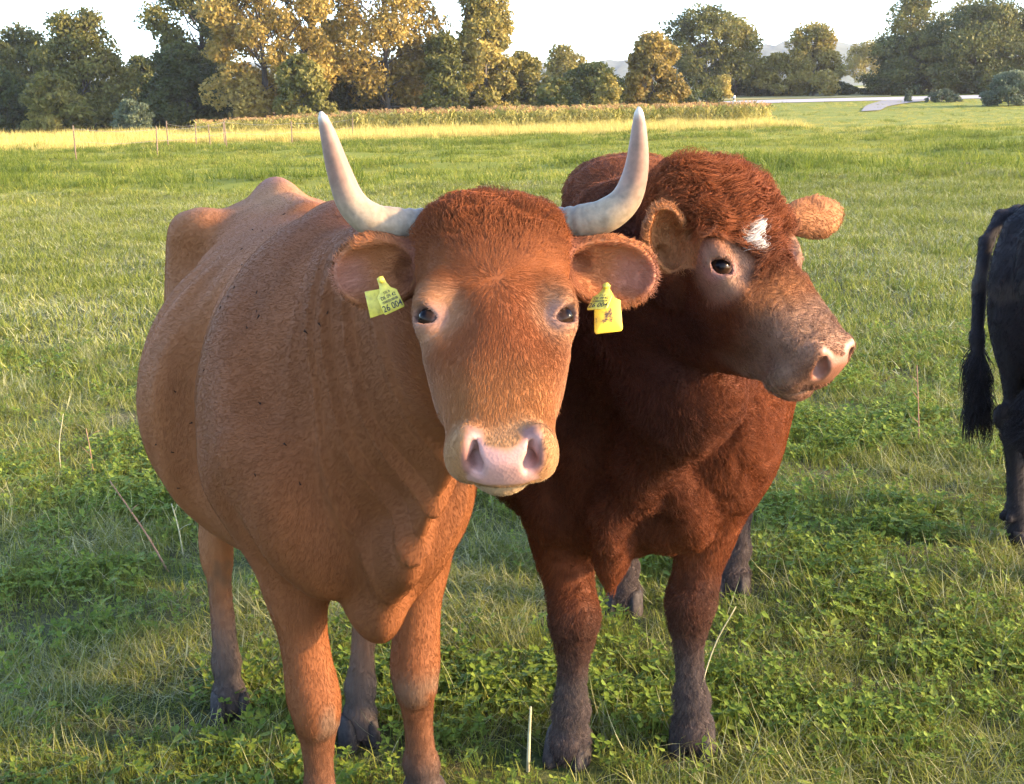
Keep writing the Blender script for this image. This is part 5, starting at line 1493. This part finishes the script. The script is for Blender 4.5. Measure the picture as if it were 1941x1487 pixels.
def bull_flow(p, n):
    q = BB.loc(p)
    g, qx, y, de, muz, nose, nost, lid, ring = head_masks(p, BH, True)
    dh = np.linalg.norm(g - np.array([0, .17, -.07]), axis=1)
    m = len(p)
    body = BB.d(np.stack([.0 * q[:, 0], -np.where(q[:, 2] > .62, .8, .1), -np.where(q[:, 2] > .62, .8, 1.3)], 1))
    f = BH.d(np.stack([g[:, 0] * 5, .10 + 0 * y + np.clip(y - .0, 0, 1) * 4, 0 * y], 1)); f /= np.linalg.norm(f, axis=1, keepdims=True) + 1e-6
    nk = sstep(.38, .28, dh)
    t = body * (1 - nk)[:, None] + f * nk[:, None]
    L = np.full(m, .020); lift = np.full(m, .25); curl = np.full(m, .35); rad = np.full(m, .00042)
    nkm = sstep(.10, .35, q[:, 1]) * sstep(.60, .80, q[:, 2]); L = L + .012 * nkm; curl = curl + .35 * nkm; lift = lift + .12 * nkm
    L = np.where(dh < .32, .013, L); rad = np.where(dh < .32, .00034, rad)
    curlz = sstep(.29, .22, y + .02 * vnoise(g, 20)) * sstep(-.10, -.035, g[:, 2]) * (dh < .34)
    L = L + curlz * .017; lift = lift + curlz * .20; curl = curl + curlz * .85; rad = rad + curlz * .00016
    L = np.where(muz > .5, .006, L); L = np.where(ring > .25, .006, L); lift = np.where(ring > .25, .15, lift); curl = np.where(ring > .25, .1, curl)
    low = sstep(.62, .42, q[:, 2]); L = L + low * .004; lift = lift + low * .1; curl = curl + low * .3
    for s, (A, base) in BULL_EARS.items():
        ins, al, nr, wd = ear_mask(p, BH, A, base, .15, .047)
        rim = BH.d(np.outer(wd, A[2]) + A[0] * .7)
        rq = (BH.loc(p) - base) @ A.T
        rootm = (rq[:, 0] > -.11) & (rq[:, 0] < .03) & (np.hypot(rq[:, 1], rq[:, 2]) < .042) & (s > 0)
        L = np.where(rootm, .008, L); curl = np.where(rootm, .15, curl); lift = np.where(rootm, .2, lift)
        ins = ins & (al > .12)
        t = np.where(ins[:, None], rim, t)
        edge = ins & ((np.abs(wd) > .72) | (al > .85))
        L = np.where(ins, .007, L); L = np.where(edge, .010 if s > 0 else .015, L); lift = np.where(ins, .3, lift); curl = np.where(ins, .2, curl)
    return t, L, lift, curl, rad
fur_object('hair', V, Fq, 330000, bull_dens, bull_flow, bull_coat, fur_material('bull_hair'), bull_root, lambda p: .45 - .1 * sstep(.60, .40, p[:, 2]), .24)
for s in (-1, 1): eye_object(BH, s, True, bull_root, .0215)
bf_ = [BB.loc(G(1078, 1432)), BB.loc(G(1313, 1412)), BB.loc(G(1185, 1158)), BB.loc(G(1388, 1122))]
add_hooves(BB, [(f[0], f[1]) for f in bf_], bull_root, 1.1)
sc.cycles_curves.shape = 'RIBBONS'
sc.cycles_curves.subdivisions = 2
# ------------------------------------------------------------------ the black cow at the right edge
KB = body_frame(2.76, 4.58, .955, .295)
def black_sdf():
    S = SDF()
    S.loft(KB, 1, [(-1.03, 0, 1.10, .08, .10, .12, 2, 2), (-0.98, 0, 1.08, .17, .19, .22, 2, 2), (-0.86, 0, 1.02, .25, .29, .36, 2.5, 2.2),
                   (-0.74, 0, .98, .29, .32, .40, 2.3, 2.2), (-0.5, 0, .93, .36, .36, .42, 1.8, 2.1), (-0.3, 0, .92, .37, .37, .42, 1.75, 2.1),
                   (-0.05, 0, .95, .29, .37, .40, 1.8, 2.2), (0.20, 0, .97, .22, .30, .36, 2.1, 2.2), (0.36, 0, .92, .09, .15, .2, 2, 2)], 0.06)
    for s in (-1, 1):
        S.ell(KB, (s * .21, -.82, 1.23), (.06, .09, .06), 0.08)
        S.ell(KB, (s * .20, -.84, .94), (.11, .16, .30), 0.08)
        S.ell(KB, (s * .19, .03, .96), (.085, .2, .32), 0.08)
    S.loft(KB, 1, [(0, 0, 1.05, .19, .26, .38, 2, 2), (.3, 0, 1.08, .14, .21, .33, 2, 2), (.55, 0, 1.10, .11, .17, .24, 2, 2), (.75, 0, 1.12, .06, .1, .1, 2, 2)], 0.07)
    for q in ((-.17, .03, 0), (.17, -.10, 0)): leg_front(S, KB, q, (q[0], q[1], .44), (q[0] * 1.1, .03, .86), 1.0)
    for q in ((-.18, -1.04, 0), (.18, -.86, 0)): leg_hind(S, KB, q, (q[0], q[1] - .05, .46), (q[0] * 1.05, -.84, 1.0), .98)
    # tail: from the tail head, bent over the rump and hanging to a tuft
    tp = [KB.loc(P(*q)) for q in ((1930, 402, 4.81), (1898, 412, 4.78), (1870, 460, 4.74), (1857, 540, 4.72), (1852, 640, 4.72), (1856, 700, 4.73))]
    tp = [np.array([0, -.86, 1.22]), np.array([0, -1.0, 1.24])] + tp
    for a, b in zip(tp[:-1], tp[1:]): S.cone(KB, a, b, .026, .022, 0.02)
    S.cone(KB, tp[-1], KB.loc(P(1855, 800, 4.74)), .030, .010, 0.02)
    head_ops(S, KH)
    for s in (-1, 1): ear_ops(S, KH, (s * .10, .055, -.085), (s * .97, .05, -.2), (s * .1, .8, .6), .15, .05)
    head_cuts(S, KH)
    return S
_f = KB.d((0, 1, 0)); _l = KB.d((1, 0, 0))
KH = head_frame(KB.w((0, .72, 1.32)), _l, _f * .7 + np.array([0, 0, -.71]))
kroot = empty('black_cow', tuple(KB.o)); tag(kroot, 'black cow cut off by the right edge, seen from the rump with its tail hanging', 'cow')
def black_coat(p, n):
    q = KB.loc(p); h = fbm(q, 6, 4)
    C = np.tile(np.array([.016, .014, .016]), (len(p), 1)) * (1 + .4 * h)[:, None]
    C = lerp(C, (.075, .060, .045), sstep(.05, .35, fbm(q, 9, 3)) * sstep(1.25, 1.0, q[:, 2]) * sstep(.55, .85, q[:, 2]) * .45)
    return C, np.zeros(len(p))
S_ = black_sdf()
pts = np.array([KB.w((x, y, z)) for x in (-.6, .6) for y in (-1.6, 1.2) for z in (0, 1.5)]); lo, hi = pts.min(0), pts.max(0); lo[2] = -.02
V, Fq = polygonize(S_, [grid_lines(lo[a], hi[a], .0135, [], .01) for a in range(3)])
skin_object(V, Fq, black_coat, coat_material('black_hide'), kroot)
def k_dens(p, n): return seen(p, n) * (1 + 7 * sstep(-1.00, -1.04, KB.loc(p)[:, 1]) * sstep(.86, .70, KB.loc(p)[:, 2]) * (KB.loc(p)[:, 2] > .45))
def k_flow(p, n):
    m = len(p); q = KB.loc(p)
    tl = sstep(-1.00, -1.04, q[:, 1]) * sstep(.50, .58, q[:, 2])
    t = KB.d(np.tile(np.array([0, -.6, -.7]), (m, 1)))
    tuftm = tl * sstep(.80, .68, q[:, 2])
    t = t * (1 - tl[:, None]) + np.array([0, 0, -1.0]) * tl[:, None]
    return t, .016 + .012 * tl + .085 * tuftm, .25 + .1 * tl + .9 * tuftm, .2 + .2 * tl + .4 * tuftm, np.full(m, .0006)
fur_object('hair', V, Fq, 60000, k_dens, k_flow, black_coat, fur_material('black_hair'), kroot)
# the loose switch of long hair at the end of the tail
def tail_switch(n=1500, K=6):
    path = bez([P(1854, 655, 4.725), P(1856, 700, 4.73), P(1856, 745, 4.735), P(1855, 785, 4.74)], 40)
    i = (rng.random(n) ** .9 * 34).astype(int)
    a = rng.random(n) * 6.283; out = np.stack([np.cos(a), np.sin(a), np.zeros(n)], 1)
    L = .07 + .12 * rng.random(n); spread = .012 + .034 * rng.random(n) ** 1.5
    sway = np.stack([vnoise(np.stack([a * .6, i * .12, 0 * a], 1), 1.0), 0 * a, 0 * a], 1)
    pts = np.empty((n, K, 3), np.float32)
    for k in range(K):
        z = k / (K - 1)
        pts[:, k] = path[i] + out * (.014 + spread * np.sin(z * 2.4))[:, None] + np.array([0, 0, -1.0]) * (L * z)[:, None] + sway * (.03 * z * z) + out[:, [1, 0, 2]] * (.006 * np.sin(z * 7 + a))[:, None]
    cu = bpy.data.hair_curves.new('tail_switch'); cu.add_curves([K] * n)
    cu.attributes['position'].data.foreach_set('vector', pts.ravel())
    ra = cu.attributes.get('radius') or cu.attributes.new('radius', 'FLOAT', 'POINT')
    ra.data.foreach_set('value', np.tile(np.array([.9, 1, .9, .75, .5, .1]) * .0011, n).astype(np.float32))
    ca = cu.attributes.new('coat', 'FLOAT_COLOR', 'CURVE')
    C4 = np.ones((n, 4), np.float32); C4[:, :3] = np.array([.014, .012, .013]) * (1 + .5 * rng.random((n, 1)))
    ca.data.foreach_set('color', C4.ravel())
    cu.materials.append(bpy.data.materials['black_hair'])
    o = bpy.data.objects.new('tail_switch', cu); COL.objects.link(o)
    o.parent = kroot; o.matrix_parent_inverse = Matrix.Translation(kroot.location).inverted()
tail_switch()
for s in (-1, 1): eye_object(KH, s, False, kroot)
add_hooves(KB, [(-.17, .03), (.17, -.10), (-.18, -1.04), (.18, -.86)], kroot)

# ------------------------------------------------------------------ dry stalks standing out of the grass
STK = Mat('dry_stalk'); _n = STK.noise(30, 4, .6, STK.obj()).outputs[0]
STK.bsdf(Base_Color=STK.ramp(_n, [(.3, (.16, .075, .045)), (.7, (.34, .20, .12))]), Roughness=.8)
STP = Mat('pale_stalk'); _n = STP.noise(30, 4, .6, STP.obj()).outputs[0]
STP.bsdf(Base_Color=STP.ramp(_n, [(.3, (.26, .24, .13)), (.7, (.42, .38, .22))]), Roughness=.8)
def stalk(label, px, D, r, mat, side=0):
    """px: foot and further points up the stalk; D: distance of the foot"""
    base = G(*px[0]); c = base[1] * math.cos(TH) + CAM_H * math.sin(TH)
    pts = [P(u, v, c - .02 * i) for i, (u, v) in enumerate(px)]
    pts[0] = base - [0, 0, .02]
    root = empty('dry_stalk', tuple(base)); tag(root, label, 'dry stalk')
    w = bez(pts, 12)
    link('stem', tube('stem', w, np.linspace(r, r * .55, 12), 7), mat, root)
    g = random.Random(int(px[0][0]))
    for k in range(side):
        i = 3 + int(8 * (k + .5) / side); q = w[i]; d = np.array([g.choice((-1, 1)) * g.uniform(.03, .06), g.uniform(-.03, .03), g.uniform(.02, .06)])
        link('side_shoot', tube('side_shoot', [q, q + d * .6 + [0, 0, .004], q + d], [r * .5, r * .4, r * .2], 5), mat, root)
stalk('long bare reddish brown stalk leaning left beside the cow', [(322, 1082), (285, 1025), (245, 965), (208, 912)], 0, .0042, STK.m, 1)
stalk('pale upright stalk between the leaning brown stalk and the cow', [(348, 1052), (338, 1000), (325, 955)], 0, .0036, STP.m, 2)
stalk('thin reddish upright stalk in the grass left of the cow', [(178, 905), (172, 860), (163, 812)], 0, .003, STK.m, 2)
stalk('thin reddish stalk standing in the grass right of the bull', [(1742, 850), (1741, 780), (1738, 692)], 0, .0035, STK.m, 3)
stalk('short cut pale stub of a stalk in front between cow and bull', [(1000, 1462), (1003, 1400), (1006, 1340)], 0, .0052, STP.m, 0)
stalk('long pale grass stem arching in front of the bull', [(1316, 1432), (1322, 1340), (1352, 1230), (1395, 1150)], 0, .0026, STP.m, 0)
stalk('pale dry stalk at the left edge of the near grass', [(118, 905), (112, 850), (120, 785)], 0, .003, STP.m, 2)

# ------------------------------------------------------------------ flies on the cow
FLY = Mat('fly_black'); FLY.bsdf(Base_Color=(.006, .005, .005, 1), Roughness=.9, Specular_IOR_Level=.05)
WNG = Mat('fly_wing'); WNG.bsdf(Base_Color=(.010, .009, .009, 1), Roughness=.9, Specular_IOR_Level=.05)
def fly_mesh():
    V, F = [], []
    for (cy_, r, l) in ((0, .0016, .0024), (.0034, .0012, .0012), (-.0036, .0014, .0026)):
        b = len(V)
        for i in range(5):
            th = math.pi * (i + .02) / 4.04
            for j in range(6):
                ph = 2 * math.pi * j / 6; V.append((r * math.sin(th) * math.cos(ph), cy_ + l * math.cos(th), .0018 + r * math.sin(th) * math.sin(ph)))
        F += [(b + i * 6 + j, b + i * 6 + (j + 1) % 6, b + (i + 1) * 6 + (j + 1) % 6, b + (i + 1) * 6 + j) for i in range(4) for j in range(6)]
    nb = len(F)
    for s in (-1, 1):
        b = len(V); V += [(0, .001, .0032), (s * .0024, -.003, .0034), (s * .0026, -.0072, .003), (s * .0006, -.006, .0034)]; F.append((b, b + 1, b + 2, b + 3))
    me = mesh_np('fly', np.array(V), np.array(F)); me.materials.append(FLY.m); me.materials.append(WNG.m)
    me.polygons.foreach_set('material_index', np.array([0] * nb + [1] * 2, np.int32))
    return me
FM = fly_mesh()
FPX = [(445, 355), (395, 470), (367, 510), (418, 435), (500, 450), (500, 517), (505, 540), (463, 577), (675, 592), (725, 565), (755, 520), (310, 730), (193, 803), (255, 918), (505, 850), (597, 1000), (492, 1108), (645, 1135), (190, 1023), (132, 995), (440, 300), (480, 230), (515, 235), (590, 175), (212, 1150)]
body = [c for c in cow_root.children if c.name == 'body'][0]
bpy.context.view_layer.update()
dg = bpy.context.evaluated_depsgraph_get()
from mathutils.bvhtree import BVHTree
bvh = BVHTree.FromObject(body, dg); mwi = body.matrix_world.inverted()
for i, (a, b) in enumerate(FPX):
    d = Vector(P(230 + a * .5243, 320 + b * .5243, 1.0) - CAMV).normalized()
    hit = bvh.ray_cast(mwi @ Vector(CAMV), d)
    if hit[0] is None: continue
    nrm = hit[1]; q = nrm.to_track_quat('Z', 'Y')
    o = bpy.data.objects.new('fly', FM); COL.objects.link(o)
    o.location = body.matrix_world @ hit[0] + nrm * .0055
    o.rotation_euler = (q.to_matrix() @ Matrix.Rotation(random.uniform(0, 6.28), 3, 'Z')).to_euler()
    o.scale = (random.uniform(.60, .85),) * 3
    tag(o, 'tiny black fly sitting on the hide of the light brown cow', 'fly', 'flies on the light brown cow')
# ------------------------------------------------------------------ evening air
hz = Mat('evening_air')
hz.n.remove(hz.b)
pv = hz.new('ShaderNodeVolumePrincipled'); pv.inputs['Color'].default_value = (.93, .95, 1.0, 1); pv.inputs['Density'].default_value = .00015; pv.inputs['Anisotropy'].default_value = .2
hz.l.new(pv.outputs[0], hz.out.inputs['Volume'])
x0, x1, y0, y1, z0, z1 = -3600, 3600, -500, 4100, -6, 110
V = [(x, y, z) for z in (z0, z1) for x, y in ((x0, y0), (x1, y0), (x1, y1), (x0, y1))]
hb = link('haze', mesh_np('haze', np.array(V), np.array([(3, 2, 1, 0), (4, 5, 6, 7), (0, 1, 5, 4), (1, 2, 6, 5), (2, 3, 7, 6), (3, 0, 4, 7)]), False), hz.m, kind='stuff')
